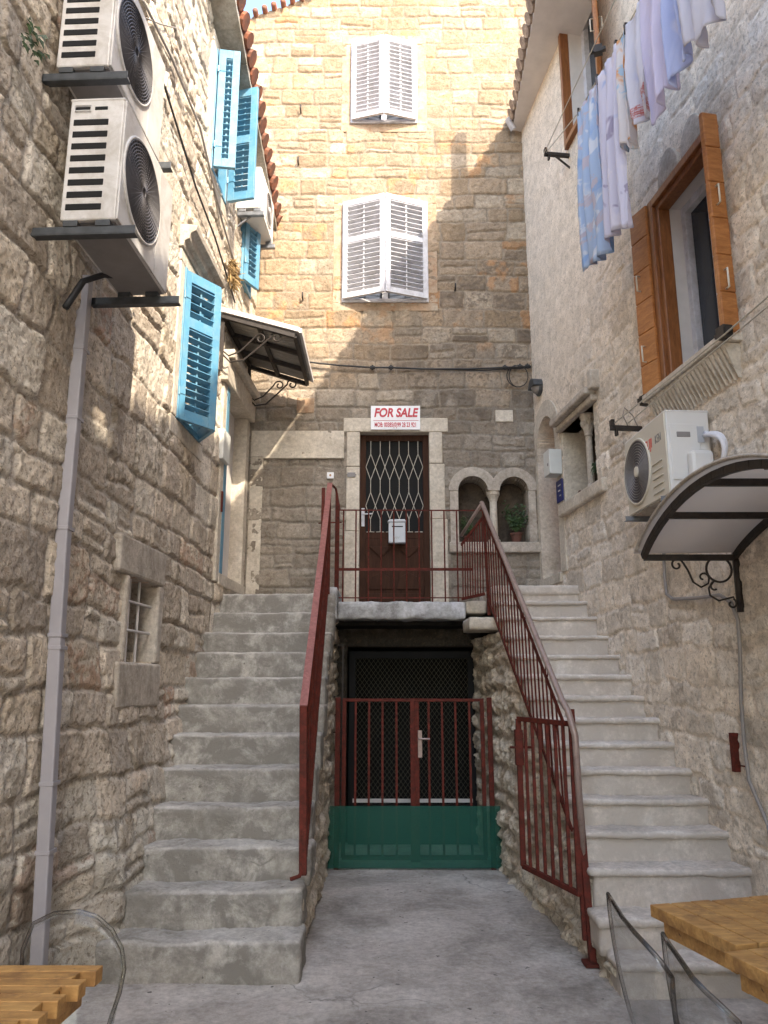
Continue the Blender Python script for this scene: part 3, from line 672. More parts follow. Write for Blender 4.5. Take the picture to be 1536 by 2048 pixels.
# barred cellar window
b = bw; m = MB(); lbox(m, b['y0'] - .1, b['y1'] + .1, b['z0'] - .05, b['z1'] + .05, .262, -.25); cw = m.build('window', 'black', left, label='small dark barred window low in the left wall')
stones(left, 'window_surround', 'grey_dressed', [(b['y0'] - .24, b['y1'] + .12, b['z1'], b['z1'] + .27, .1, .055), (b['y0'] - .18, b['y1'] + .08, b['z0'] - .32, b['z0'], .1, .075), (b['y1'], b['y1'] + .12, b['z0'] + .003, b['z1'] - .003, .12, .05), (b['y0'] - .07, b['y0'], b['z0'] + .003, b['z1'] - .003, .1, .049)], .02)
for q in (.3, .62):
    m = MB(); y = lerp(b['y0'], b['y1'], q); m.tube([(LXat(y) - .03, y, b['z0']), (LXat(y) - .03, y, b['z1'])], .011, 8); m.build('bar', 'plaster_white', cw)
for z in (.38, .72):
    m = MB(); zz = lerp(b['z0'], b['z1'], z); m.tube([(LXat(b['y0']) - .015, b['y0'], zz), (LXat(b['y1']) - .015, b['y1'], zz)], .010, 8); m.build('bar', 'plaster_white', cw)
# blue shuttered windows
def leftwin(b, label, apex=None, leaves=(), sur=True, frame=.06):
    m = MB(); lbox(m, b['y0'], b['y0'] + .055, b['z0'], b['z1'], .06, .045); lbox(m, b['y1'] - .055, b['y1'], b['z0'], b['z1'], .06, .045)
    lbox(m, b['y0'] + .055, b['y1'] - .055, b['z0'], b['z0'] + .05, .06, .043); lbox(m, b['y0'] + .055, b['y1'] - .055, b['z1'] - .05, b['z1'], .06, .043)
    f = m.build('window', 'blue_paint', left, bevel=.004, label=label)
    m = MB(); lbox(m, b['y0'], b['y1'], b['z0'], b['z1'], .2, -.19); m.build('pane', 'window_glass', f)
    m = MB(); ym = (b['y0'] + b['y1']) / 2
    for a in ((b['y0'], b['y0'] + .07), (ym - .04, ym + .04), (b['y1'] - .07, b['y1'])): lbox(m, a[0], a[1], b['z0'], b['z1'], .187, -.15)
    lbox(m, b['y0'] + .07, b['y1'] - .07, b['z0'], b['z0'] + .07, .184, -.152); m.build('sash', 'white_paint', f)
    for h, o, z0, z1, mids in leaves: shutter(f, h, o, z0, z1, 'blue_paint', mids=mids, hz=(.25, z1 - z0 - .25), th=.045, slat=.07, stile=.075, rail=.10, ang=28)
    if sur: stones(left, 'window_surround', 'dressed_stone', [(b['y0'] - .13, b['y1'] + .13, b['z0'] - .16, b['z0'], .1, .03), (b['y0'] - .12, b['y0'], b['z0'] + .003, b['z1'] - .003, .1, .035), (b['y1'], b['y1'] + .12, b['z0'] + .003, b['z1'] - .003, .1, .033), (b['y0'] - .13, b['y1'] + .13, b['z1'], b['z1'] + .12, .1, .035)], .01)
    return f
z0 = ww1['z0']; ap = PZ(426, 862, z0); zt = ww1['z1'] - .02
ha = (LXat(ww1['y0']) + .02, ww1['y0'] + .02); hb = (LXat(ww1['y1']) + .02, ww1['y1'] - .02)
leftwin(ww1, 'lowest window of the left house, sky blue shutters pushed out in a wedge', leaves=((ha, (ap.x, ap.y - .008), z0, zt, (.62,)), (hb, (ap.x - .004, ap.y + .012), z0, zt, (.62,))))
m = MB(); M = frameM((LXat(ww1['y0'] - .15), ww1['y0'] - .15, 0), DL, NL); L = ww1['y1'] - ww1['y0'] + .32; zz = ww1['z1'] + .12
M2 = M @ Matrix(((0, 1, 0, 0), (1, 0, 0, 0), (0, 0, 1, 0), (0, 0, 0, 1)))
m.prism([(.0, zz), (.05, zz), (.06, zz + .05), (.10, zz + .07), (.11, zz + .12), (.16, zz + .15), (.17, zz + .2), (0, zz + .22)], 0, L, M2)
m.build('window_hood', 'grey_dressed', left, bevel=.006, label='grey moulded stone hood over the lowest blue window')
z0 = PL(430, 330).z; zt = 8.30
o1 = PZ(472, 302, z0); o1t = PZ(508, 396, PL(447, 410).z)
ha = (LXat(ww2['y0']) + .06, ww2['y0'] + .01); hb = (LXat(ww2['y1']) + .06, ww2['y1'] - .02)
z2 = ww2['z0']
leftwin(ww2, 'upper window of the left house, two sky blue shutters swung wide open under the eave', leaves=((ha, (o1.x, o1.y), z2 + .02, zt, ()), (hb, (o1t.x, o1t.y), z2 + .02, zt, (.5,))))
z3 = ww3['z0']
leftwin(ww3, 'farthest window of the left house, blue shutters half hidden under the air conditioner', leaves=(((LXat(ww3['y0']) + .05, ww3['y0']), (LXat(8.6) + .17, 8.62), z3, ww3['z1'], ()),), sur=False)
# blue door in its deep stone opening
b = dl; m = MB(); lbox(m, b['y0'], b['y1'], b['z0'], b['z1'], .2, -.13); dd = m.build('door', 'plaster_white', left, label='pale door with a blue frame in the far end of the left wall')
m = MB(); lbox(m, b['y0'] - .01, b['y0'] + .10, b['z0'], b['z1'], .12, .05); m.build('door_frame', 'blue_paint', dd, bevel=.006)
stones(left, 'door_surround', 'dressed_stone', [(b['y1'], b['y1'] + .16, b['z0'] - .1, b['z1'] - .003, .25, .03), (b['y0'] - .14, b['y0'], b['z0'] - .1, b['z1'] - .003, .15, .045), (b['y0'] - .2, b['y1'] + .17, b['z1'], b['z1'] + .26, .25, .09), (b['y0'] - .18, b['y1'] + .17, b['z1'] + .262, b['z1'] + .36, .2, .15), (b['y0'] - .03, b['y1'] + .1, b['z0'] - .12, b['z0'], .25, .055)], .01)
# eave and clay tiles
e1 = PY(554, 462, YB); e0 = PZ(470, 0, 8.62); ed = (e0 - e1); e2 = e1 + ed * 2.2
def ept(t, dx=0, dz=0): q = e1 + ed * t; return Vector((q.x + dx, q.y, q.z + dz))
m = MB(); n = 16
for i in range(n):
    t0, t1 = i / n * 2.05, (i + 1) / n * 2.05; a, b_ = ept(t0), ept(t1)
    wa, wb = LXat(a.y) - .3, LXat(b_.y) - .3; j = .0 if i % 2 else .006; g = .004
    vs = [(wa, a.y - g, a.z + .0 + j), (a.x, a.y - g, a.z + j), (b_.x, b_.y + g, b_.z + j), (wb, b_.y + g, b_.z + j)]
    vs += [(x, y, z + .09) for x, y, z in vs]
    m.add(vs, [(0, 3, 2, 1), (4, 5, 6, 7), (0, 1, 5, 4), (1, 2, 6, 5), (2, 3, 7, 6), (3, 0, 4, 7)])
m.build('soffit', 'soffit', left)
m = MB(); k = 0; rr = random.Random(4)
step = .185; N = int((ed * 2.05).length / step)
for i in range(N):
    q = e1 + ed * (2.05 * i / N); dx = rr.uniform(-.015, .015)
    up = Vector((-.9, 0, .42)).normalized()
    st = Vector((q.x + .05 + dx, q.y, q.z + .135))
    m.tube([st, st + up * .9], .088 + rr.uniform(-.006, .006), 10)
    st2 = Vector((q.x + .01, q.y + step / 2, q.z + .085)); m.tube([st2, st2 + up * .9], .075, 10)
a, b_ = ept(0, .0, .10), ept(2.05, 0, .10)
m.add([(a.x, a.y, a.z), (b_.x, b_.y, b_.z), (b_.x - 2.5, b_.y, b_.z + 1.17), (a.x - 2.5, a.y, a.z + 1.17), (a.x, a.y, a.z + .05), (b_.x, b_.y, b_.z + .05), (b_.x - 2.5, b_.y, b_.z + 1.22), (a.x - 2.5, a.y, a.z + 1.22)],
      [(0, 1, 2, 3), (7, 6, 5, 4), (0, 4, 5, 1), (1, 5, 6, 2), (2, 6, 7, 3), (3, 7, 4, 0)])
m.build('roof', 'tile', left, smooth=False)
# ---- outdoor air conditioner units
def ac_unit(y0, x_face, z0, Wd, H, Dp, side, label, mat='ac_paint', grille='dark_grille', logo=None, group=None, slots=True, wallx=None, dirv=DL, nrm=NL, arms=True, mir=False, br_mat='dark_steel', leg=.35):
    """local frame: x along the wall from the end nearest the camera, y out of the wall, z up"""
    root = thing('air_conditioner', (x_face, y0 + Wd / 2, z0), label, 'air conditioner', group)
    n_ = Vector(nrm); d_ = Vector(dirv); base = Vector((x_face, y0, z0)) - n_ * Dp
    M = frameM(base, d_, n_)
    m = MB(); m.box(0, 0, 0, Wd, Dp - .012, H, M); m.box(-.004, -.004, H - .012, Wd + .004, Dp - .008, H + .008, M); m.build('casing', mat, root, bevel=.012)
    m = MB(); m.box(.004, Dp - .012, .006, Wd * .70, Dp, H - .006, M); m.box(Wd * .70 + .004, Dp - .012, .006, Wd - .004, Dp - .002, H - .006, M)
    fp = m.build('front_panel', mat, root, bevel=.008)
    return root, M, fp
def fan(root, M, cx, cz, r, Dp, grille, rings=9, hub=True, hubmat='ac_cream', spokes=24):
    m = MB(); n = 32; A = M @ Matrix.Translation((cx, Dp, cz)) @ Matrix.Rotation(R(-90), 4, 'X')
    m.lathe([(r, 0), (r, .003)], (0, 0, 0), n, A); fo = m.build('fan_opening', 'dark_grille', root)
    m = MB()
    for k in range(rings):
        rr_ = r * (k + 1.5) / (rings + .7); m.tube([A @ Vector((rr_ * math.cos(2 * math.pi * i / 36), rr_ * math.sin(2 * math.pi * i / 36), .010)) for i in range(36)], .0035, 5, True)
    for k in range(spokes):
        a = 2 * math.pi * k / spokes; m.tube([A @ Vector((r * .12 * math.cos(a), r * .12 * math.sin(a), .012)), A @ Vector((r * 1.0 * math.cos(a), r * 1.0 * math.sin(a), .006))], .0028, 4)
    g = m.build('fan_grille', grille, root)
    m = MB(); m.tube([A @ Vector((r * 1.03 * math.cos(2 * math.pi * i / 40), r * 1.03 * math.sin(2 * math.pi * i / 40), .004)) for i in range(40)], .010, 6, True); m.build('fan_rim', 'ac_paint' if grille != 'mid_grille' else hubmat, root, smooth=True)
    if hub: m = MB(); m.lathe([(r * .17, .0), (r * .17, .016), (r * .10, .022)], (0, 0, 0), 20, A); m.build('fan_hub', hubmat, root)
def brackets(root, M, xs, D0, D1, z, leg, mat, wall_off):
    for x in xs:
        m = MB(); m.box(x - .025, -wall_off, z - .085, x + .025, D1, z - .078, M); m.box(x - .025, -wall_off, z - .078, x - .018, D1, z - .035, M); m.box(x - .03, .02, z - .035, x + .03, .10, z, M); m.box(x - .03, D0 + .20, z - .035, x + .03, D0 + .28, z, M)
        m.box(x - .02, -wall_off + .001, z - .078, x + .02, -wall_off + .03, z + leg, M); m.build('bracket', mat, root, bevel=.002)
def big_ac(y0, z0, label, dx=0):
    Wd, H, Dp = .84, .76, .32; xf = LXat(y0) + .50 + dx
    root, M, fp = ac_unit(y0, xf, z0, Wd, H, Dp, 0, label, 'ac_paint', 'dark_grille', group='two big air conditioners stacked high on the left wall')
    fan(root, M, Wd * .37, H * .5, .285, Dp, 'dark_grille', 15, False, spokes=40)
    m = MB()      # slotted side facing the camera
    for k in range(8):
        zz = .06 + k * .076; m.box(-.003, .025, zz, .02, .025 + .20, zz + .040, M)
    m.box(-.003, .03, .690, .02, .115, .713, M); m.box(-.003, .14, .690, .02, .215, .713, M)
    m.build('side_vent', 'black', root, bevel=.004)
    m = MB(); m.tube([M @ Vector((-.006, .03 + .09 * q, .684 + .035 * w_)) for q, w_ in ((0, 0), (1, 0), (1, 1), (0, 1))], .004, 6, True); m.build('handle', 'ac_paint', root)
    brackets(root, M, (.03, Wd - .03), 0, Dp + .10, 0, .38, 'dark_steel', .24 + dx)
    m = MB(); m.box(.02, .02, -.004, Wd - .02, Dp - .02, .002, M); m.build('base_pan', 'mid_grille', root)
    return root
q = PL(120, 440); acz = EYE + (PY(245, 440, 3.72).z - EYE); ay = 3.72
lo_ac = big_ac(ay, PY(245, 438, ay).z, 'lower of the two big air conditioners on the left wall, whole unit in view')
hi_ac = big_ac(ay - .0, PY(245, 136, ay + .02).z, 'upper of the two big air conditioners on the left wall, cut off at the top', -.11)
pts = [(LXat(4.2) + .05, 4.15, 3.9), (LXat(4.2) + .12, 4.2, 4.1), (LXat(4.2) + .2, 4.3, 4.2), (LXat(4.2) + .25, 4.35, 4.22)]
wire('hose', pts, .02, 'cable', 'short black hose curving behind the lower big air conditioner', 'hose', n=4)
# small unit under the eave near the back wall
a0 = PZ(470, 405, 7.0); yy = 8.05; cz0 = PY(520, 415, yy).z; xf = PY(521, 410, yy).x
root, M, fp = ac_unit(yy, xf, cz0, .78, .54, .28, 0, 'small white air conditioner under the left eave beside the open blue shutters', 'ac_white')
fan(root, M, .45, .27, .2, .28, 'mid_grille', 9, True, 'ac_white', 0)
brackets(root, M, (.04, .74), 0, .32, 0, .0, 'steel', xf - LXat(yy) - .30)
m = MB(); m.bar(M @ Vector((.06, -.1, -.28)), M @ Vector((.06, .2, -.04)), .018); m.build('bracket', 'steel', root)
text('FUJI', .09, M @ Matrix(((1, 0, 0, .64), (0, 0, 1, .283), (0, 1, 0, .40), (0, 0, 0, 1))), 'logo_red', root, 'logo', sx=.7)
# drainpipe
yp = 4.42; pt = PL(165, 618, .07); pb = PL(84, 1925, .07)
m = MB(); xp = LXat(yp) + .06
dp = thing('drainpipe', (xp, yp, 0), 'square lilac grey drainpipe running down the left wall', 'drainpipe')
ps = [Vector((PY(168, 600, yp).x, yp, 4.25)), Vector((PY(134, 990, yp).x, yp, 2.63)), Vector((PY(118, 1230, yp).x, yp, 2.0)), Vector((PY(80, 1925, yp).x, yp, 0.15))]
m = MB()
for a, b_ in zip(ps[:-1], ps[1:]): m.bar(a, b_ - Vector((0, 0, .01)), .072, .072, up=(0, 1, 0))
m.build('pipe', 'grey_pvc', dp, bevel=.008)
for z in (3.75, 3.3, 2.62, 2.0, 1.93, 1.2, .85):
    m = MB(); t = [i for i in range(3) if ps[i + 1].z <= z <= ps[i].z][0]; q = ps[t].lerp(ps[t + 1], (ps[t].z - z) / (ps[t].z - ps[t + 1].z)); m.box(q.x - .040, q.y - .040, z, q.x + .040, q.y + .06, z + .022); m.build('collar', 'grey_pvc', dp, bevel=.002)
# cables on the left wall
def onL(px, py, off=.05): return PL(px, py, off)
wire('wall_cable', [onL(*q) for q in ((262, 0), (330, 175), (392, 375), (430, 475), (470, 605))], .010, 'cable', 'dark cable running slantwise across the sunlit left wall', 'cable', n=5)
wire('wall_cable', [onL(*q) for q in ((286, 0), (345, 120), (400, 255), (444, 440), (490, 600))], .012, 'conduit', 'pale conduit above the dark cable on the left wall', 'cable', n=5)
wire('wall_cable', [onL(*q) for q in ((292, 36), (320, 48), (352, 56))], .006, 'grey_cable', 'short stray grey wire sticking out near the upper big air conditioner', 'wire', n=4)
# meter box and red handle
m = MB(); lbox(m, 7.70, 7.98, 4.03, 4.36, 0, .09); m.build('meter_box', 'box_white', None, bevel=.01, label='small cream meter box on the left wall next to the blue door', cat='meter box')
m = MB(); lbox(m, 7.86, 7.90, 3.50, 3.72, -.02, .06); m.build('letter_box', 'red_iron', None, bevel=.004, label='narrow dark red metal box on the left wall beside the blue door', cat='box')
# ---- glazed canopy over the blue door
cn = dict(y0=7.60, y1=8.96); zw = PL(447, 634).z + .03
ZC = PY(443, 632, 7.60).z; A0 = Vector((LXat(cn['y0']) + .03, cn['y0'], ZC)); B0 = PY(590, 672, cn['y0'])
B1 = PY(606, 790, cn['y1']); A1 = Vector((LXat(cn['y1']) + .03, cn['y1'], ZC)); B1 = Vector((B0.x + .0, cn['y1'], B0.z))
can = thing('door_canopy', (A0.x, 8.35, A0.z), 'dark framed canopy on scroll brackets over the blue door at the left', 'canopy')
m = MB(); w_ = .045
for t in (0, 1 / 3, 2 / 3, 1): m.bar(A0.lerp(A1, t), B0.lerp(B1, t), w_ if t in (0, 1) else .035, .05)
for t in (0.02, .5, 1): m.bar(A0.lerp(B0, t) + Vector((0, 0, .002)), A1.lerp(B1, t) + Vector((0, 0, .002)), .04, .045)
m.build('frame', 'iron', can)
m = MB(); nr = 22     # corrugated sheet on top
for i in range(nr):
    a = A0.lerp(A1, (i + .5) / nr) + Vector((-.02, 0, .055)); b_ = B0.lerp(B1, (i + .5) / nr) + Vector((.05, 0, .05)); m.tube([a, b_], .026, 8)
m.build('sheet', 'fibre_sheet', can, smooth=True)
m = MB(); m.bar(A0 + Vector((0, -.03, .06)), B0 + Vector((.05, -.03, .055)), .03, .05); m.bar(B0 + Vector((.06, -.03, .05)), B1 + Vector((.06, 0, .05)), .03, .05); m.build('edge_trim', 'plaster_white', can)
for y in (cn['y0'] + .02, cn['y1'] - .02):
    m = MB(); X0 = LXat(y) + .04; zb = A0.z - .62
    m.bar((X0, y, A0.z), (X0, y, zb), .04, .02)
    L_ = B0.x - X0
    sc1 = [(X0 + L_ * .0, A0.z - .42), (X0 + L_ * .12, A0.z - .52), (X0 + L_ * .30, A0.z - .50), (X0 + L_ * .5, A0.z - .36), (X0 + L_ * .66, A0.z - .24)] + spiral(X0 + L_ * .74, A0.z - .245, .065, .018, 150, -250, 18)
    m.tube([(x, y, z) for x, z in sc1], .010, 6)
    sc2 = [(X0, A0.z - .38), (X0 + L_ * .1, A0.z - .45), (X0 + L_ * .25, A0.z - .40), (X0 + L_ * .42, A0.z - .26)] + spiral(X0 + L_ * .52, A0.z - .255, .06, .018, 150, -250, 18)
    m.tube([(x, y, z) for x, z in sc2], .009, 6)
    m.build('scroll_bracket', 'iron', can)
# dry weeds on the wall
def weeds(name, c, nrm, n, L, mat, label, seed, spread=.12, cat='plant', parent=None, down=.3):
    m = MB(); r_ = random.Random(seed)
    for i in range(n):
        p = Vector(c) + Vector((r_.uniform(-.02, .02), r_.uniform(-spread, spread), r_.uniform(-spread, spread)))
        d = (Vector(nrm) * r_.uniform(.3, 1) + Vector((r_.uniform(-.4, .4), r_.uniform(-1, 1), r_.uniform(-1, .7) - down))).normalized(); l = L * r_.uniform(.5, 1.2); s = Vector((r_.uniform(-1, 1), r_.uniform(-1, 1), r_.uniform(-1, 1))).normalized() * .006
        q = p + d * l * .6 + Vector((0, 0, .0)); e = p + d * l + Vector((0, 0, -.03)); m.add([p - s, p + s, q + s * 1.6, e, q - s * 1.6], [(0, 1, 2, 3, 4)])
    return m.build(name, mat, parent, label=label, cat=cat)
weeds('dry_weeds', PL(462, 545, .05), NL, 160, .13, 'dry_weed', 'dry yellow weeds growing from the left wall below the small air conditioner', 3, .14)
weeds('weeds', PL(65, 80, .1), NL, 40, .055, 'leaf', 'small green weeds on the left wall above the big air conditioners', 5, .10)
# ------------------------------------------------------------------ right house
right = thing('stone_house', (RXat(6), 6, 0), 'pale beige house along the right side, with brown wooden plank shutters', 'house')
yR0 = 2.9; sR = DR.y; pR0 = (RXat(yR0), yR0)
uR = lambda y: (y - yR0) / sR
rw = dict(y0=4.90, y1=5.80, z0=4.08, z1=5.68)
uw = dict(y0=6.66, y1=7.55, z0=7.66, z1=9.6)
nw = dict(y0=7.36, y1=8.26, z0=3.68, z1=4.50)
rd = dict(y0=8.47, y1=9.11, z0=2.94, z1=4.50)
def rholes(u, v):
    m = np.zeros(u.shape, bool)
    for w_ in (rw, uw, nw, rd): m |= rect(u, v, uR(w_['y0']), uR(w_['y1']), w_['z0'], w_['z1'])
    c = uR((rd['y0'] + rd['y1']) / 2); r = (rd['y1'] - rd['y0']) / 2 / sR
    m |= ((u - c) ** 2 + ((v - rd['z1']) / 1.15) ** 2 < r * r) & (v >= rd['z1'])
    return m
def rpl(U, V, n1, n2):
    y = yR0 + U * sR
    k = sstep(V + .5 * n1 + .9 * (y - 6.2), 5.4, 7.0) * .94
    return np.clip(np.maximum(k, .45 * sstep(n1 + .5 * n2, -.05, .4)) , 0, 1)
def rtint(U, V, c, S, n1, n2, dist):
    y = yR0 + U * sR
    k = sstep(n1 + .7 * n2, .1, .5) * (1 - sstep(V, 4.6, 6.0)) * sstep(S[..., 5], .45, .6); c = lerp(c, np.array((.24, .20, .16)), (k * .55)[..., None])
    return c
wall('wall', right, pR0, DR, NR, (YB - yR0) / sR + .02, 0, 9.3, .0125, 31,
     [(.78, .71, .62), (.74, .67, .58), (.80, .75, .68), (.68, .62, .54), (.76, .68, .58)], (.77, .69, .59), 'stone_right', rholes, None, rtint,
     relief=.010, proud=.005, rough=.006, depth=.28, edge=.016, plaster=plastic((.80, .72, .62), rpl), par=dict(course=(.17, .33), width=(.20, .5), joint=.022, warp=.045, thin=.12, rnd=.05))
wall('wall', right, (1.90, -2.3), (0, 1, 0), (-1, 0, 0), 3.9, 0, 9.2, .06, 32, [(.55, .48, .40), (.51, .44, .36)], (.50, .43, .33), 'stone_right', relief=.02, depth=.28)  # unseen stretch set inward to block sun from the low left wall
wall('wall', right, (1.92, 1.6), Vector((.52, 1, 0)).normalized(), Vector((-1, .52, 0)).normalized(), 1.50, 0, 9.2, .06, 33, [(.55, .48, .40), (.51, .44, .36)], (.50, .43, .33), 'stone_right', relief=.02, depth=.28)
def rbox(m, y0, y1, z0, z1, i, o, d=0):
    M = frameM((RXat(y0), y0, 0), DR, NR); m.box(0, -i, z0, (y1 - y0) / sR, o, z1, M); return m
# eave
m = MB(); ex = [(1.77, YB), (1.70, 7.1), (1.75, 3.0), (1.56, 1.7), (1.85, -1.45)]; ez = 9.17  # unseen near run kinked to shape its shadow on the left wall
for (xa, ya), (xb, yb) in zip(ex[:-1], ex[1:]):
    ia, ib = max(RXat(ya), 1.9) + .2, RXat(max(yb, 2.9)) + .2
    m.add([(xa, ya, ez), (xb, yb, ez), (ib, yb, ez - .04), (ia, ya, ez - .04), (xa, ya, ez + .07), (xb, yb, ez + .07), (ib + 3, yb, ez + 1.6), (ia + 3, ya, ez + 1.6)],
          [(0, 1, 2, 3), (4, 5, 6, 7), (0, 4, 5, 1), (1, 5, 6, 2), (2, 6, 7, 3), (3, 7, 4, 0)])
m.build('soffit', 'plaster_white', right)
m = MB(); rr = random.Random(8); y = YB - .06
while y > -1.5:
    xa = float(np.interp(y, [q[1] for q in ex[::-1]], [q[0] for q in ex[::-1]]))
    s = Vector((xa - .05 + rr.uniform(-.012, .012), y, ez + .075)); m.tube([s, s + Vector((1.4, 0, .66))], .075 + rr.uniform(-.005, .005), 10)
    y -= .17
m.build('roof', 'pale_tile', right)
p = PY(1022, 244, 9.05); m = MB(); m.bar(p + Vector((-.05, 0, .06)), p + Vector((.04, .05, -.08)), .07, .05); m.build('gutter_end', 'white_paint', right, bevel=.004)
# big window with plank shutters
b = rw; m = MB(); fw = .07
rbox(m, b['y0'] - fw, b['y0'], b['z0'] - .02, b['z1'] + fw, .02, .05); rbox(m, b['y1'], b['y1'] + fw, b['z0'] - .02, b['z1'] + fw, .02, .05)
rbox(m, b['y0'], b['y1'], b['z1'], b['z1'] + fw, .02, .048)
rbox(m, b['y0'] + .0, b['y0'] + .05, b['z0'], b['z1'], .09, .018); rbox(m, b['y1'] - .05, b['y1'], b['z0'], b['z1'], .09, .018); rbox(m, b['y0'] + .05, b['y1'] - .05, b['z1'] - .05, b['z1'], .09, .017)
wo = m.build('window', 'frame_wood', right, bevel=.008, label='big window of the right house with brown plank shutters folded out')
m = MB(); rbox(m, b['y0'], b['y1'], b['z0'], b['z1'], .30, -.27); wp = m.build('pane', 'window_glass', wo)
m = MB(); ym = (b['y0'] + b['y1']) / 2
for a in ((b['y0'], b['y0'] + .08), (ym - .05, ym + .05), (b['y1'] - .07, b['y1'])): rbox(m, a[0], a[1], b['z0'], b['z1'], .27, -.21)
rbox(m, b['y0'] + .08, b['y1'] - .07, b['z1'] - .08, b['z1'], .268, -.212); rbox(m, b['y0'] + .08, b['y1'] - .07, b['z0'], b['z0'] + .08, .268, -.212)
m.build('sash', 'white_paint', wo, bevel=.004)
m = MB(); rbox(m, b['y1'] - .012, b['y1'] + .01, b['z0'], b['z1'], .27, -.091); rbox(m, b['y0'] - .01, b['y0'] + .012, b['z0'], b['z1'], .27, -.091); rbox(m, b['y0'], b['y1'], b['z1'] - .012, b['z1'] + .01, .269, -.092); m.build('reveal', 'plaster_white', wo)
def plank_shutter(parent, hinge, outer, z0, z1, n, th=.045, label=None):
    h = Vector((hinge[0], hinge[1], 0)); o = Vector((outer[0], outer[1], 0)); d = o - h; W = d.length; d.normalize(); nn = Vector((d.y, -d.x, 0))
    M = Matrix(((d.x, nn.x, 0, h.x), (d.y, nn.y, 0, h.y), (0, 0, 1, z0), (0, 0, 0, 1))); H = z1 - z0; m = MB(); st = H / n
    m.box(0, -th * .32, 0, W, th * .32, H, M)
    for i in range(n): m.box(.001, -th / 2, i * st + .004, W - .001, th / 2, (i + 1) * st - .004, M)
    ob = m.build('shutter', 'shutter_wood', parent, bevel=.007, label=label)
    for q in (.22, .60):
        for s in (-1, 1):
            hm = MB(); zc = H * q; xx = W * .62; hm.tube([M @ Vector((xx, s * (th / 2), zc - .07)), M @ Vector((xx, s * (th / 2 + .035), zc - .07)), M @ Vector((xx, s * (th / 2 + .035), zc + .07)), M @ Vector((xx, s * (th / 2), zc + .07))], .007, 6); hm.build('handle', 'ac_cream', ob, smooth=True)
    hm = MB(); hm.box(W - .05, -th / 2 - .02, -.05, W + .02, th / 2 + .02, .03, M); hm.box(W - .03, -th / 2 - .05, -.03, W + .01, th / 2 + .05, -.0, M); hm.build('latch', 'iron', ob)
    return ob
z0 = b['z0'] - .03; of = PZ(1290, 800, z0); on = PZ(1444, 662, z0)
plank_shutter(wo, (RXat(5.86) - .05, 5.86), (of.x, of.y), z0, b['z1'] + .06, 6)
plank_shutter(wo, (RXat(4.79) - .04, 4.79), (on.x, on.y), z0, b['z1'] + .06, 6)
m = MB(); rbox(m, 4.80, 6.02, 4.0, 4.06, .1, .15); ws = m.build('window_sill', 'dressed_stone', right, bevel=.008, label='carved stone sill with a row of teeth under the big brown window')
m = MB(); k = 22
for i in range(k):
    y = 4.84 + i * (1.14 / k); M = frameM((RXat(y), y, 0), DR, NR)
    m.add([(0, 0, 3.995), (.045, 0, 3.995), (.045, .13, 3.995), (0, .13, 3.995), (.0225, 0, 3.76), (.0225, .03, 3.76)], [(0, 1, 2, 3), (0, 4, 1), (3, 2, 5), (0, 3, 5, 4), (1, 4, 5, 2)], M)
m.build('teeth', 'dressed_stone', ws)
for y in (5.52, 5.14):        # remains of an old moulded arch
    M = frameM((RXat(y), y, 0), DR, NR); m = MB(); c = [(.17 * math.cos(R(a)), 5.76 + .17 * math.sin(R(a)) * 1.5) for a in range(0, 181, 12)]; m.prism(c, -.1, .035, M); m.build('old_arch', 'grey_dressed', right, bevel=.01)
# upper window
b = uw; m = MB(); fw = .06
rbox(m, b['y0'] - fw, b['y0'], b['z0'] - .03, b['z1'], .05, .05); rbox(m, b['y1'], b['y1'] + fw, b['z0'] - .03, b['z1'], .05, .05); rbox(m, b['y0'], b['y1'], b['z0'] - .03, b['z0'] + .04, .05, .06)
uo = m.build('window', 'frame_wood', right, bevel=.006, label='upper window of the right house with thin brown shutters, cut off at the top')
m = MB(); rbox(m, b['y0'], b['y1'], b['z0'], b['z1'], .30, -.26); m.build('pane', 'window_glass', uo)
m = MB(); rbox(m, b['y0'], b['y0'] + .2, b['z0'], b['z1'], .26, -.2); rbox(m, b['y1'] - .09, b['y1'], b['z0'], b['z1'], .26, -.2); rbox(m, b['y0'] + .2, b['y1'] - .09, b['z0'], b['z0'] + .08, .258, -.202); rbox(m, 7.05, 7.13, b['z0'] + .08, b['z1'], .256, -.204); m.build('sash', 'white_paint', uo)
m = MB(); rbox(m, b['y1'] - .01, b['y1'] + .01, b['z0'], b['z1'], .27, -.05); m.build('reveal', 'plaster_white', uo)
hh = (RXat(6.62) - .04, 6.60); dr = Vector((-.30, -.95, 0)).normalized() * .42
plank_shutter(uo, hh, (hh[0] + dr.x, hh[1] + dr.y), b['z0'], b['z1'], 8, .04)
zz = PY(1105, 50, 7.6).z; m = MB(); rbox(m, 7.50, 7.66, zz, zz + 1.2, -.06, .20); m.build('shutter', 'shutter_wood', uo, bevel=.006)
# niche window with a colonnette
b = nw
stones(right, 'window_surround', 'grey_dressed', [(b['y0'] - .12, b['y1'] + .05, b['z1'], b['z1'] + .07, .2, .07), (b['y0'] - .10, b['y1'] + .07, b['z1'] + .072, b['z1'] + .15, .2, .13), ], .018, fn=rbox)
stones(right, 'corner_stone', 'grey_dressed', [(b['y0'] - .20, b['y0'] - .102, b['z1'] + .10, b['z1'] + .30, .15, .10)], .018, fn=rbox)
stones(right, 'window_sill', 'dressed_stone', [(b['y0'] - .22, b['y1'] + .12, b['z0'] - .14, b['z0'], .28, .06)], .02, fn=rbox)
stones(right, 'window_jamb', 'dressed_stone', [(b['y0'] - .11, b['y0'], b['z0'] + .003, b['z1'] - .003, .27, .008)], .01, fn=rbox)
stones(right, 'window_jamb', 'dressed_stone', [(b['y1'], b['y1'] + .08, b['z0'] + .003, b['z1'] - .003, .27, .010)], .01, fn=rbox)
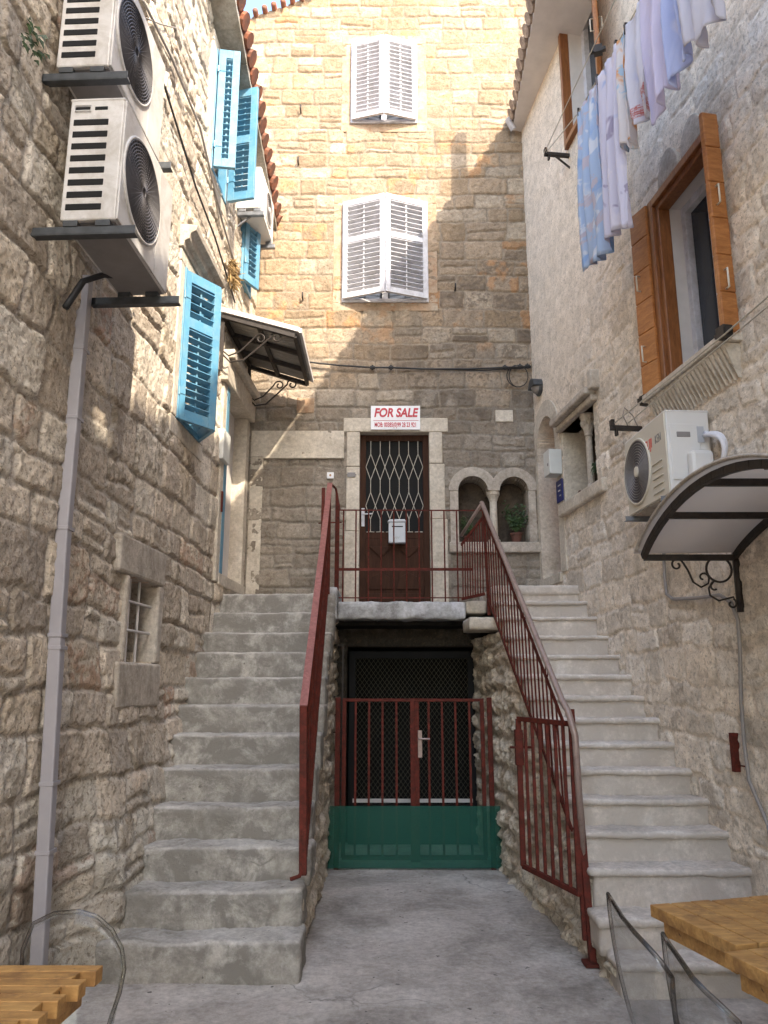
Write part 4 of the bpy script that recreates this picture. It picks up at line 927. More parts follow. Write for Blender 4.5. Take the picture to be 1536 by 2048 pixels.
m = MB(); rbox(m, b['y0'] - .1, b['y1'] + .1, b['z0'] - .05, b['z1'] + .05, .62, -.55); nwall = m.build('niche_wall', 'niche_inside', right, label='dark recess of the small carved window in the right wall')
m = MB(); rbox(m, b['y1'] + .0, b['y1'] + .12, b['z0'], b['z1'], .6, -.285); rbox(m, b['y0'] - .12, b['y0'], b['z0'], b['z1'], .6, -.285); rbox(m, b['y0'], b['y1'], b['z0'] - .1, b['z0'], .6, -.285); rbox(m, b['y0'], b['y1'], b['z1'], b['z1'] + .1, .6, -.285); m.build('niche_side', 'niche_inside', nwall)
yc = 7.68; H_ = b['z1'] - b['z0']
m = MB(); m.lathe([(.055, 0), (.055, .04), (.036, .07), (.034, H_ - .24), (.045, H_ - .23), (.038, H_ - .21), (.06, H_ - .13), (.05, H_ - .11), (.08, H_ - .03), (.085, H_)], (RXat(yc) + .06, yc, b['z0']), 14)
for k in range(8):
    a = k * math.pi / 4; m.lathe([(.012, 0), (.022, .03), (.008, .07)], (RXat(yc) + .06 + .06 * math.cos(a), yc + .06 * math.sin(a), b['z1'] - .13), 6)
m.build('column', 'grey_dressed', right, label='slender carved column inside the small window of the right wall')
m = MB(); r_ = random.Random(6)
for k in range(9): m.lathe([(.02, 0), (r_.uniform(.02, .045), .03), (.012, .07)], (RXat(7.6) + r_.uniform(.0, .2), 7.5 + .7 * r_.random(), b['z0']), 8)
m.build('clutter', 'terracotta', None, label='little heap of dark reddish stones on the sill of the small carved window', cat='stones')
weeds('moss_tuft', (RXat(7.5) + .06, 7.50, b['z0'] + .22), NR, 60, .06, 'leaf', 'little green tuft growing inside the small carved window', 9, .04)
# arched door in the corner
b = rd; c = (b['y0'] + b['y1']) / 2; r = (b['y1'] - b['y0']) / 2
M = frameM((RXat(c), c, 0), DR, NR); m = MB(); ro = r + .17; n = 18
for i in range(n):
    t0, t1 = math.pi * i / n, math.pi * (i + 1) / n; kz = 1.15
    m.prism([(r * math.cos(t0), b['z1'] + kz * r * math.sin(t0)), (min(ro * math.cos(t0), 1), b['z1'] + kz * ro * math.sin(t0)), (ro * math.cos(t1), b['z1'] + kz * ro * math.sin(t1)), (r * math.cos(t1), b['z1'] + kz * r * math.sin(t1))], -.27, .022, M)
m.box(r, -.27, b['z0'], r + .08, .020, b['z1'] - .003, M); m.box(-r - .17, -.27, b['z0'], -r, .020, b['z1'] - .003, M)
m.build('door_surround', 'dressed_stone', right, label='tall round arched stone doorway at the far end of the right wall')
m = MB(); m.box(-r, -.30, b['z0'] - .1, r, -.272, b['z1'] + .4, M); m.build('door', 'door_orange', right)
m = MB(); m.box(-r - .0, -.271, b['z0'], -r + .06, -.06, b['z1'] + .02, M); m.build('door_frame', 'door_orange', right, bevel=.006)
m = MB(); m.box(-r - .04, -.27, b['z0'] - .11, r + .05, .05, b['z0'] - .002, M); m.build('threshold', 'dressed_stone', right, bevel=.01)
# lamp, white box, blue plate
p = PR(1082, 776); M = frameM((p.x, p.y, p.z), DR, NR)
lp = thing('wall_lamp', (p.x, p.y, p.z - .08), 'small dark round bulkhead lamp above the arched door', 'lamp')
m = MB(); A = M @ Matrix.Rotation(R(-90), 4, 'X'); m.lathe([(.10, 0), (.105, .03), (.09, .05), (.02, .052)], (0, 0, 0), 20, A); m.build('base', 'dark_steel', lp)
m = MB(); m.lathe([(.082, .03), (.08, .06), (.06, .10), (.03, .12), (.0, .125)], (0, 0, 0), 18, A); m.build('glass', 'mid_grille', lp, smooth=True)
m = MB(); A2 = M @ Matrix.Translation((0, 0, .01)); m.lathe([(.105, 0), (.10, .05)], (0, 0, 0), 18, A); 
m = MB(); m.prism([(.11 * math.cos(R(a)), .11 * math.sin(R(a))) for a in range(0, 181, 12)], .0, .13, M); m.build('hood', 'dark_steel', lp)
m = MB(); rbox(m, 8.26, 8.46, PR(1127, 960).z + .06, PR(1127, 898).z, -.021, .17); mbx = m.build('meter_box', 'box_white', None, bevel=.008, label='white metal box on the right wall beside the arched door', cat='meter box')
zz = PR(1127, 960).z + .06; m = MB(); rbox(m, 8.30, 8.335, zz + .10, zz + .13, -.17, .172); m.build('latch', 'mid_grille', mbx)
m = MB(); rbox(m, 8.27, 8.46, 3.72, 3.97, -.021, .035); bs = m.build('house_plate', 'blue_sign', None, bevel=.003, label='dark blue enamel plate below the white box on the right wall', cat='sign')
m = MB()
for k, (a, z) in enumerate(((8.31, 3.90), (8.33, 3.84), (8.31, 3.78))): rbox(m, a, a + .09 - .02 * k, z, z + .014, -.0355, .0365)
m.build('lettering', 'box_white', bs)
# ---- air conditioner on the right
q0 = PY(1340, 987, 5.25); z0 = q0.z; q1 = PZ(1258, 1034, z0); dv = (q1 - q0); dv.z = 0; Wd = dv.length; dv.normalize(); nv = Vector((-dv.y, dv.x, 0)); H = PY(1317, 821, 5.25).z - z0; Dp = .33
root, M, fp = ac_unit(5.25, q0.x, z0, Wd, H, Dp, 0, 'white air conditioner with white hoses on the right wall, above the curved canopy', 'ac_white', dirv=dv, nrm=nv)
c_front = MATS['ac_cream']; fp.data.materials.clear(); fp.data.materials.append(c_front)
root.location = root.location
fan(root, M, Wd * .69, H * .50, H * .40, Dp, 'mid_grille', 11, True, 'ac_cream', 0)
m = MB()
for k in range(5): m.box(.08, Dp + .0, .05 + k * .055, .26, Dp + .008, .060 + k * .055, M)
m.build('louvre', 'ac_cream', root, bevel=.002)
def textM(p, d, n): d = Vector(d); n = Vector(n); return Matrix(((d.x, 0, n.x, p[0]), (d.y, 0, n.y, p[1]), (0, 1, 0, p[2]), (0, 0, 0, 1)))
# side panel toward the camera: badge, screw cover, cap of the valves
m = MB(); m.box(-.010, .08, .10, 0, Dp - .03, H - .10, M); sp = m.build('side_panel', 'ac_white', root, bevel=.005)
m = MB(); m.box(-.014, .15, H - .20, -.004, .25, H - .16, M); m.build('grip', 'mid_grille', sp, bevel=.004)
m = MB(); m.box(-.013, .05, H - .24, -.011, .10, H - .12, M); m.build('label_plate', 'mail_grey', sp)
m = MB(); m.lathe([(.012, 0), (.012, .012)], (0, 0, 0), 12, M @ Matrix.Translation((-.001, .16, H - .33)) @ Matrix.Rotation(R(-90), 4, 'Y')); m.build('plug', 'sign_red', sp)
m = MB(); m.box(-.10, .03, .02, -.011, .20, .30, M); m.build('valve_cover', 'ac_white', root, bevel=.03)
for i, (za, zb, bulge_) in enumerate(((.44, .13, .16), (.43, .08, .19))):
    m = MB(); P_ = []
    for k in range(17):
        t = k / 16; a = math.pi * t; P_.append(M @ Vector((-.02 - 1.35 * bulge_ * math.sin(a), .02 + .03 * i, lerp(za, zb, t) + .02 * math.sin(2 * a))))
    P_ = [M @ Vector((-.03, .05, P_[0].z - z0 + .0))] + P_ + [M @ Vector((-.06, .06, .05))]
    m.tube(P_, .018, 10); m.build('hose', 'white_hose', root, smooth=True)
for x in (.06, Wd - .04):
    m = MB(); m.box(x - .02, -.08, -.045, x + .02, Dp + .05, -.040, M); m.box(x - .02, -.08, -.045, x - .015, Dp + .05, -.006, M); m.build('bracket', 'steel', root, bevel=.002)
m = MB(); m.box(.02, .01, -.005, Wd - .02, Dp - .01, .003, M); m.build('base_pan', 'grey_dressed', root)
tp = M @ Vector((.30, Dp + .001, H - .17)); text('FUJI', .11, textM(tp, -dv, nv), 'logo_red', root, 'logo', sx=.72)
tp = M @ Vector((.125, Dp + .001, H - .17)); text('KEN', .09, textM(tp, -dv, nv), 'logo_grey', root, 'logo', sx=.62)
# ---- barrel canopy of clear sheet
yf = 5.12; wallp = PR(1480, 1105); zf = PY(1480, 1105, yf).z; xw = RXat(yf) - .02; xf = PY(1288, 1118, yf).x
prof = []; n = 22; yc_ = 4.08; hw = yf - yc_; rise = .25
for i in range(n + 1): a = math.pi * i / n; prof.append((yc_ + hw * math.cos(a), zf + rise * (1 - math.cos(a) ** 2) ** .85))
cano = thing('door_canopy', (2.2, yc_, zf), 'curved clear plastic canopy in a dark frame on the right wall, below the air conditioner', 'canopy')
xwa = lambda y: RXat(y) - .02
m = MB()
for X in ('f', 'w'):
    P_ = [((xf if X == 'f' else xwa(y)), y, z - .03) for y, z in prof]
    for a, b_ in zip(P_[:-1], P_[1:]): m.bar(a, b_, .045, .035, up=(1, 0, 0))
for i in (0, 7, 11, 16, 22): y, z = prof[i]; m.bar((xf, y, z - .035), (xwa(y), y, z - .035), .035, .04)
m.build('frame', 'iron', cano, bevel=.003)
m = MB(); vs = []; 
for y, z in prof: vs += [(xf - .05, y + (.05 if y == prof[0][0] else 0), z), (xwa(y), y, z)]
m.add(vs, [(2 * i, 2 * i + 1, 2 * i + 3, 2 * i + 2) for i in range(n)]); so = m.build('sheet', 'polycarbonate', cano, smooth=True); md = so.modifiers.new('t', 'SOLIDIFY'); md.thickness = .008
m = MB(); m.tube([(xf - .05, y, z + .012) for y, z in prof], .012, 6); m.build('edge_trim', 'grey_dressed', cano, smooth=True)
for yb in (yf, 2 * yc_ - yf):
    m = MB(); X0 = xwa(yb) - .0; m.bar((X0, yb, zf), (X0, yb, zf - .40), .035, .035, up=(0, 1, 0)); w_ = X0 - xf
    px = lambda dx, dz: (X0 - dx, yb, zf - dz)
    m.tube([(X0 - .12 + .085 * math.cos(2 * math.pi * k / 28), yb, zf - .115 + .085 * math.sin(2 * math.pi * k / 28)) for k in range(28)], .008, 6, True)
    s = spiral(X0 - .40, zf - .085, .012, .045, 420, 20, 20)
    m.tube([(x, yb, z) for x, z in s] + [px(.33, .12), px(.30, .20), px(.25, .235), px(.20, .21)] + [(x, yb, z) for x, z in spiral(X0 - .23, zf - .17, .04, .012, -30, 260, 14)], .007, 6)
    m.tube([(x, yb, z) for x, z in spiral(X0 - .155, zf - .235, .012, .04, 300, -20 + 120, 14)] + [px(.20, .24), px(.195, .29), px(.14, .325), px(.08, .31), px(.04, .30)] + [(x, yb, z) for x, z in spiral(X0 - .055, zf - .345, .035, .012, 60, -240, 14)], .007, 6)
    m.build('scroll_bracket', 'iron', cano, smooth=True)
# conduit and little things on the right wall
def onR(px, py, off=.035): return PR(px, py, off)
wire('conduit_pipe', [onR(*q) for q in ((1327, 1095), (1329, 1150), (1333, 1188), (1345, 1198), (1395, 1196), (1440, 1190), (1462, 1205), (1476, 1240), (1480, 1300), (1482, 1400), (1488, 1480), (1498, 1560), (1536, 1650), (1545, 1700))], .013, 'conduit', 'thin grey conduit bending down the right wall below the curved canopy', 'conduit', n=4)
m = MB(); a = PR(1474, 1468); M = frameM((a.x, a.y, 0), DR, NR); m.box(-.02, .0, 1.17, .02, .05, 1.42, M); m.box(-.12, .02, 1.21, -.02, .03, 1.22, M); m.build('letter_box', 'red_iron', None, bevel=.003, label='narrow dark red metal catch on the right wall beside the grey conduit', cat='box')
# line brackets, lines, laundry
def line_bracket(p, L, label, brace=True, loop=False):
    t = thing('line_bracket', (p.x, p.y, p.z), label, 'bracket'); M = frameM((p.x, p.y, p.z), DR, NR); m = MB()
    m.box(-.02, 0, -.02, .02, L, .02, M)
    if brace: m.bar(M @ Vector((0, 0, -.16)), M @ Vector((0, L * .6, -.01)), .018)
    m.box(-.025, L - .03, .02, .025, L, .07, M); m.box(-.02, L - .06, -.07, .02, L - .04, -.02, M)
    m.build('arm', 'iron', t, bevel=.002)
    if loop: m = MB(); m.tube([M @ Vector((0, .12, .0)), M @ Vector((0, .17, .12)), M @ Vector((0, .15, .19)), M @ Vector((0, .08, .12)), M @ Vector((0, .04, .02))], .005, 5); m.build('loop', 'grey_cable', t)
    return t
b1 = PR(1140, 312); bL = RXat(b1.y) - PY(1087, 312, b1.y).x
line_bracket(b1, bL, 'black iron bracket holding the far end of the upper washing line')
XL = RXat(b1.y) - bL + .02
lA = PX(1157, 225, XL); lB = PX(1279, 8, XL); ld = (lB - lA)
zline = lambda y: lA.z + (y - lA.y) / ld.y * ld.z
P0 = Vector((XL, b1.y, b1.z + .03)); Pn = Vector((XL, 2.6, zline(2.6)))
wl = wire('washing_line', [P0, lA, Pn], .005, 'rope', 'upper washing line from the iron bracket, carrying the laundry', 'washing line', n=6)
wire('washing_line', [P0 + Vector((-.02, -.02, -.02)), PX(1230, 0, XL - .02)], .005, 'rope', 'bare upper washing line with no laundry on it', 'washing line')
yx = lambda px: (lambda r: O.y + r.y * (XL / r.x))(ray(px, 200)) 
def laundry(px0, px1, py_b, mat, label, seed, drop=0, py_t=None):
    def yat(px):
        y = 4.5
        for _ in range(12): z = zline(y); zc = y * math.cos(TILT) + (z - EYE) * math.sin(TILT); y += (XL * FPX / (px - 768) - zc) * .8
        return y
    ya, yb_ = yat(px0), yat(px1); zt = lambda y: zline(y) - drop
    ymid = (ya + yb_) / 2; zb = PY(px0 + 5, py_b, ymid).z
    rng = random.Random(seed); nu, nv = 64, 34; vs = []; ph = [rng.uniform(0, 6.28) for _ in range(6)]; K = max(2, int(abs(ya - yb_) / .13)); wd = abs(ya - yb_)
    for j in range(nv + 1):
        t = j / nv
        for i in range(nu + 1):
            s = i / nu; y = lerp(ya, yb_, s) ; top = zt(y) + .010 - .02 * abs(math.sin(math.pi * s * K / 2)) * (1 - t)
            bot = zb + .035 * math.sin(s * 5 + ph[0]) + .02 * math.sin(s * 13 + ph[1]) + (zline(y) - zline(ymid)) * .6
            z = lerp(top, bot, t); amp = .010 + .034 * min(1, t * 2.2)
            x = XL + amp * math.sin(s * K * 4.4 + ph[2] + .8 * math.sin(t * 2 + ph[3])) + .012 * math.sin(s * K * 9.7 + ph[4] + t * 3) * (.3 + t) + .004 * math.sin(s * 31 + t * 23 + ph[1]) * math.sin(t * 17 + s * 9)
            yy = y + .03 * t * math.cos(s * K * 3.6 + ph[5]) * (1 if 0 < i < nu else .3)
            vs.append((x, yy, z))
    m = MB(); m.add(vs, [(j * (nu + 1) + i, j * (nu + 1) + i + 1, (j + 1) * (nu + 1) + i + 1, (j + 1) * (nu + 1) + i) for j in range(nv) for i in range(nu)])
    o = m.build('laundry', mat, None, smooth=True, label=label, cat='laundry', group='laundry hanging on the upper line'); md = o.modifiers.new('t', 'SOLIDIFY'); md.thickness = .003
    pg = MB()
    for s in (.03, .97):
        y = lerp(ya, yb_, s); z = zt(y) + .01; pg.box(XL - .010, y - .008, z - .05, XL + .010, y + .008, z + .035)
    pg.build('clothes_peg', 'iron', o)
    return o
laundry(1156, 1196, 520, 'cloth_blue', 'long blue patterned cloth, first on the line from the iron bracket', 1)
laundry(1192, 1234, 470, 'cloth_print', 'long pale lilac printed cloth, second on the line from the iron bracket', 2)
laundry(1231, 1251, 290, 'cloth_orange', 'narrow white cloth with an orange pattern, third on the line from the iron bracket', 3)
laundry(1251, 1282, 235, 'cloth_hem', 'white cloth with a red patterned hem, fourth on the line from the iron bracket', 4)
laundry(1284, 1322, 205, 'cloth_lavender', 'lavender coloured cloth hanging fifth on the line from the iron bracket', 5)
laundry(1324, 1356, 140, 'cloth_paleblue', 'pale blue cloth hanging sixth on the line from the iron bracket', 6)
laundry(1358, 1420, 60, 'cloth_white', 'plain bluish white cloth at the near end of the line, in the top right corner', 7)
b2 = PR(1285, 858); bL = RXat(b2.y) - PY(1218, 850, b2.y).x
line_bracket(b2, bL, 'black iron bracket of the lower washing line, above the right air conditioner', False, True)
XB = RXat(b2.y) - bL + .03
wire('washing_line', [Vector((XB, b2.y, b2.z + .04)), PX(1450, 668, XB + .04), PX(1560, 572, XB + .08)], .005, 'rope', 'lower washing line passing in front of the big brown window sill', 'washing line')
wire('washing_line', [Vector((XB + .12, b2.y, b2.z + .04)), PX(1536, 612, XB + .16), PX(1570, 584, XB + .18)], .005, 'rope', 'second lower washing line, closer to the right wall', 'washing line')
# ------------------------------------------------------------------ unseen tall wedge, shaped along the sunlight to shade the near left wall
m = MB(); fp_ = [(1.72, -1.45), (1.72, -8), (4.8, -8)]; m.add([(x, y, z) for z in (0, 12.5) for x, y in fp_], [(0, 1, 2), (5, 4, 3), (0, 3, 4, 1), (1, 4, 5, 2), (2, 5, 3, 0)]); tb = m.build('tall_shade_house', 'dressed_stone', None, label='unseen tall house block behind the camera, shaped to shade the near left wall', cat='house')
# ------------------------------------------------------------------ ground
def rough_box(m, x0, x1, y0, y1, z0, z1, res=.03, r=.015, amp=.006, seed=0, xf=None, freq=6.0, wear=0):
    """subdivided box with rounded, slightly worn edges"""
    nx, ny, nz = [max(2, int(round(d / res))) for d in (x1 - x0, y1 - y0, z1 - z0)]
    idx = {}; vs = []; fs = []
    def vid(i, j, k):
        t = (i, j, k)
        if t not in idx: idx[t] = len(vs); vs.append((i / nx, j / ny, k / nz))
        return idx[t]
    for i in range(nx):
        for j in range(ny):
            for k in (0, nz):
                q = (vid(i, j, k), vid(i + 1, j, k), vid(i + 1, j + 1, k), vid(i, j + 1, k)); fs.append(q if k else q[::-1])
    for i in range(nx):
        for k in range(nz):
            for j in (0, ny):
                q = (vid(i, j, k), vid(i + 1, j, k), vid(i + 1, j, k + 1), vid(i, j, k + 1)); fs.append(q[::-1] if j else q)
    for j in range(ny):
        for k in range(nz):
            for i in (0, nx):
                q = (vid(i, j, k), vid(i, j + 1, k), vid(i, j + 1, k + 1), vid(i, j, k + 1)); fs.append(q if i else q[::-1])
    A = np.array(vs); P = np.stack([lerp(x0, x1, A[:, 0]), lerp(y0, y1, A[:, 1]), lerp(z0, z1, A[:, 2])], 1)
    lo = np.array([x0, y0, z0]) + r; hi = np.array([x1, y1, z1]) - r; C = np.clip(P, lo, hi); D = P - C; L = np.linalg.norm(D, axis=1, keepdims=True)
    P = np.where(L > 1e-9, C + D / np.maximum(L, 1e-9) * r, P)
    nrm = np.where(L > 1e-9, D / np.maximum(L, 1e-9), 0)
    a = fbm(P[:, 0] * freq + P[:, 2] * 3.1, P[:, 1] * freq + P[:, 2] * 5.3, seed, 4, .6); b_ = fbm(P[:, 0] * freq * 3.7 + 9, P[:, 2] * freq * 3.7 + P[:, 1] * 9, seed + 7, 3)
    P = P + nrm * (amp * (a * 1.6 + b_))[:, None]
    if wear:    # hollow tread and chipped nosing
        top = np.clip((P[:, 2] - (z1 - .05)) / .05, 0, 1); xm = (A[:, 0] - .5) * 2
        P[:, 2] -= top * wear * (np.clip(1 - xm ** 2, 0, 1) * .5 + np.clip(fbm(P[:, 0] * 3, P[:, 0] * 0 + seed, seed + 3) - .15, 0, 1) * 1.0)
        nose = top * np.clip(1 - (P[:, 1] - y0) / .06, 0, 1); P[:, 1] += nose * wear * 1.0 * np.clip(fbm(P[:, 0] * 8, P[:, 0] * 0 + seed, seed + 4) + .05, 0, 1)
    if xf: P = xf(P)
    b0 = len(m.v); m.v += [tuple(p) for p in P.tolist()]; m.f += [tuple(b0 + i for i in f) for f in fs]
gx = np.unique(np.concatenate([np.linspace(-60, -2.4, 10), np.arange(-2.4, 2.9, .03), np.linspace(2.9, 60, 10)]))
gy = np.unique(np.concatenate([np.linspace(-60, 1.6, 10), np.arange(1.6, 9.4, .03), np.linspace(9.4, 90, 10)]))
GX, GY = np.meshgrid(gx, gy, indexing='ij'); near = ((GX > -2.4) & (GX < 2.9) & (GY > 1.6) & (GY < 9.4))
GZ = np.where(near, .022 * fbm(GX * 1.3, GY * 1.3, 5, 5) + .004 * fbm(GX * 14, GY * 14, 8, 3), 0) - .012
Pg = np.stack([GX, GY, GZ], -1); nxg, nyg = GX.shape; ix = np.arange(nxg * nyg).reshape(nxg, nyg)
pz = MB(); pz.box(-30, -40, -.3, 30, -1.75, .02); tag(pz.build('reflector', 'pale_step', None), 'unseen pale fill-light plaza behind the camera', 'ground', kind='structure')  # unseen pale sheet added to bounce fill light into the courtyard
me = bpy.data.meshes.new('paving'); q = np.stack([ix[:-1, :-1], ix[1:, :-1], ix[1:, 1:], ix[:-1, 1:]], -1).reshape(-1, 4)
me.from_pydata(Pg.reshape(-1, 3).tolist(), [], q.tolist()); me.materials.append(MATS['paving']); me.polygons.foreach_set('use_smooth', [True] * len(me.polygons))
pv = link_mesh(me, 'paving', None); tag(pv, 'grey cracked concrete paving of the courtyard floor', 'ground', kind='structure')
# ------------------------------------------------------------------ left stair flight
ysl = [1884, 1783, 1694, 1613, 1537, 1470, 1411, 1355, 1304.5, 1265, 1225, 1187]
yl = [5.1 + (8.15 - 5.1) * k / 11 for k in range(12)]; zl = [PY(600, a, y).z for a, y in zip(ysl, yl)]
XS = -.52
ls = thing('staircase', (-1.1, 6.6, 0), 'worn grey stone staircase of twelve steps climbing along the left house', 'staircase')
for k in range(12):
    y1 = yl[k + 1] + .10 if k < 11 else YB + .0; z0 = -.05 if k == 0 else zl[k - 1] - .05
    m = MB(); rr = random.Random(k); rough_box(m, -2.05, XS + rr.uniform(-.015, .02), yl[k] + rr.uniform(-.012, .012), y1, z0, zl[k] + .006, .03, .028 if k < 4 else .018, .009 if k < 4 else .006, 40 + k, wear=.024 if k < 4 else .011)
    m.build('step', 'old_step', ls, smooth=True)
def zstep(y, ys_, zs_): z = zs_[0]; return max([zz for yy, zz in zip(ys_, zs_) if y >= yy - 1e-6] + [0])
yl_a = np.array(yl); zl_a = np.array([0] + zl)
def lsholes(u, v): y = 5.20 + u; zt = zl_a[np.searchsorted(yl_a, y - .07)]; return v > np.maximum(zt - .06, .1)
wall('side_wall', ls, (XS - .035, 5.20), (0, 1, 0), (1, 0, 0), 3.99, -.03, 2.7, .014, 51, [(.58, .52, .43), (.62, .56, .48), (.53, .47, .38)], (.46, .42, .36), 'stone_left', lsholes, relief=.022, proud=.012, rough=.016, depth=.1, edge=.05,
     par=dict(course=(.14, .26), width=(.14, .36), joint=.02, warp=.06, thin=.2, rnd=.06))
# ------------------------------------------------------------------ right stair flight
ysr = [1929, 1840, 1741, 1665, 1600, 1540, 1487, 1437, 1393, 1350, 1310, 1271, 1233, 1202, 1170]
yr = [4.85 + (8.0 - 4.85) * k / 14 for k in range(15)]; zr = [PY(600, a, y).z for a, y in zip(ysr, yr)]
xs = lambda y: 1.12 + (8.0 - y) * .078
rs = thing('staircase', (1.8, 6.4, 0), 'pale stone staircase with rounded nosings climbing along the right house', 'staircase')
for k in range(15):
    ya = yr[k]; y1 = yr[k + 1] + .08 if k < 14 else YB; z0 = -.05 if k == 0 else zr[k - 1] - .04; x0 = xs(ya) + .02 if k > 1 else PY(1243 if k == 0 else 1205, 1900, ya).x
    rr = random.Random(k + 70); x1 = RXat(ya) + .12; zt = zr[k]
    m = MB(); rough_box(m, x0, x1, ya + .03, y1, z0, zt - .03, .045, .006, .004, 80 + k); st = m.build('step', 'pale_step', rs, smooth=True)
    if k in (0, 1): m = MB(); rough_box(m, x0 - .02, x1, ya, y1, zt - .05, zt + .006, .028, .022, .014, 90 + k, wear=.02)
    elif k == 14: m = MB(); rough_box(m, x0 - .0, RXat(ya) - .12 + .25, ya + .01, y1, zt - .10, zt + .0, .04, .008, .003, 90 + k)
    else: m = MB(); rough_box(m, x0 - .03, x1, ya, y1, zt - .042, zt + .006, .028, .020, .007, 90 + k, wear=.007)
    m.build('nosing', 'pale_step', st, smooth=True)
yr_a = np.array(yr); zr_a = np.array([0] + zr)
dS = Vector((-.078, 1, 0)).normalized(); nS = Vector((-1, -.078, 0)).normalized()
def rsholes(u, v): y = 4.98 + u * dS.y; zt = zr_a[np.searchsorted(yr_a, y - .09)]; return v > np.clip(np.maximum(zt - .07, .1), 0, 2.24)
wall('side_wall', rs, (xs(4.98) + .02, 4.98), dS, nS, 4.2, -.03, 2.8, .014, 52, [(.62, .55, .45), (.66, .60, .50), (.56, .48, .38)], (.54, .48, .40), 'stone_left', rsholes, relief=.035, proud=.018, rough=.024, depth=.1, edge=.06,
     par=dict(course=(.14, .26), width=(.14, .34), joint=.02, warp=.07, thin=.2, rnd=.06))
m = MB(); a = PY(938, 1234, 7.78); rough_box(m, a.x, xs(7.8) + .2, 7.78, 8.4, 2.27, a.z, .03, .012, .006, 7); m.build('corner_block', 'dressed_stone', rs, smooth=True)
# ------------------------------------------------------------------ landing in front of the brown door
YS = 8.35; zs1 = PY(800, 1203, YS).z; zs0 = PY(800, 1238, YS).z
ld_ = thing('landing', (.2, 8.8, zs0), 'concrete landing slab in front of the brown door, bridging the dark passage', 'landing')
m = MB(); xa = PY(676, 1220, YS).x; xb = PY(932, 1220, YS).x; rough_box(m, xa, xb, YS, YB + .02, zs0, zs1, .03, .010, .010, 17); m.build('slab', 'slab', ld_, smooth=True)
m = MB(); rough_box(m, xa - .14, xa - .002, 8.2, YB, zs0 - .02, zs1 + .14, .03, .01, .008, 18); m.build('kerb', 'slab', ld_, smooth=True)
m = MB(); rough_box(m, xb + .002, xb + .22, YS - .03, YB, zs0 + .06, zs1 + .004, .03, .01, .006, 19); m.build('kerb', 'dressed_stone', ld_, smooth=True)
m = MB(); m.box(xa - .3, YS + .25, zs0 - .05, xb + .4, YB + .01, zs0 - .003); m.build('underside', 'shade_dark_stone', ld_)  # dark sheet under the slab, passage shade put into its colour
# ------------------------------------------------------------------ railings
def Vv(x, y, z): return Vector((x, y, z))
def rail_panel(root, a0, a1, b0, b1, n, r=.008, mat='red_iron', mid=None, skip=()):
    """balusters between the top line a0-a1 and the bottom line b0-b1"""
    m = MB(); m.bar(b0, b1, .012, .03); m.build('bottom_rail', mat, root)
    m = MB(); m.bar(a0, a1, .012, .03); m.build('upper_rail', mat, root)
    for i in range(n):
        t = (i + .5) / n; m = MB(); p, q = a0.lerp(a1, t), b0.lerp(b1, t); m.tube([q, p], r, 6); m.build('baluster', mat, root)
# right railing
rr_ = thing('railing', (1.2, 6.6, 0), 'dark red iron railing with a worn handrail beside the right stairs', 'railing')
yA, yB_ = 5.40, 7.92
hA = PY(1128, 1412, yA); hB = PY(964, 1006, yB_); base = PZ(1186, 1930, 0)
m = MB(); m.tube([hB + Vv(0, .04, .01), hB, hA + Vv(0, .04, .03), hA + Vv(.015, -.04, -.03), PY(1150, 1470, yA - .09), Vv(base.x - .02, base.y + .02, .6)], .023, 10); m.build('handrail', 'worn_rail', rr_, smooth=True)
m = MB(); m.bar(Vv(base.x - .04, base.y + .03, 1.30), Vv(base.x, base.y, .0), .045, .045, up=(0, 1, 0)); m.build('post', 'red_iron', rr_, bevel=.003)
m = MB(); m.box(base.x - .06, base.y - .06, 0, base.x + .06, base.y + .06, .02); m.build('foot_plate', 'red_iron', rr_, bevel=.003)
pA = PY(1141, 1400, yA); pAb = PY(1157, 1875, yA - .03)
m = MB(); m.bar(Vv(pA.x + .0, yA, hA.z - .02), Vv(pA.x + .02, yA, PY(1150, 1880, yA).z), .04, .04, up=(0, 1, 0)); m.build('post', 'red_iron', rr_, bevel=.003)
m = MB(); m.bar(hB + Vv(.012, 0, -.02), Vv(hB.x + .04, yB_, 2.42), .03, .03, up=(0, 1, 0)); m.build('post', 'red_iron', rr_, bevel=.003)
ta, tb_ = hA + Vv(0, .03, -.12), hB + Vv(.012, -.02, -.12)
ba = Vv(hA.x + .02, yA + .03, zr_a[np.searchsorted(yr_a, yA)] + .22); bb = PY(974, 1192, yB_)
rail_panel(rr_, ta, tb_, ba, bb, 22, .0075)
for t in (.15, .38, .66, .88):
    q = hA.lerp(hB, t); u = ta.lerp(tb_, t); m = MB(); c_ = (q + u) / 2; m.tube([c_ + Vv(0, .035 * math.cos(a), .05 * math.sin(a)) for a in [i * math.pi / 8 for i in range(16)]], .005, 5, True); m.build('ring', 'red_iron', rr_)
# short return to the landing
e1_ = PY(922, 1072, YS); e2_ = PY(924, 1198, YS)
m = MB(); m.tube([hB, e1_], .018, 8); m.build('handrail', 'worn_rail', rr_, smooth=True)
rail_panel(rr_, hB + Vv(.01, 0, -.15), Vv(e1_.x, YS, e1_.z - .10), Vv(hB.x + .0, yB_, PY(966, 1188, yB_).z), e2_, 9, .0075)
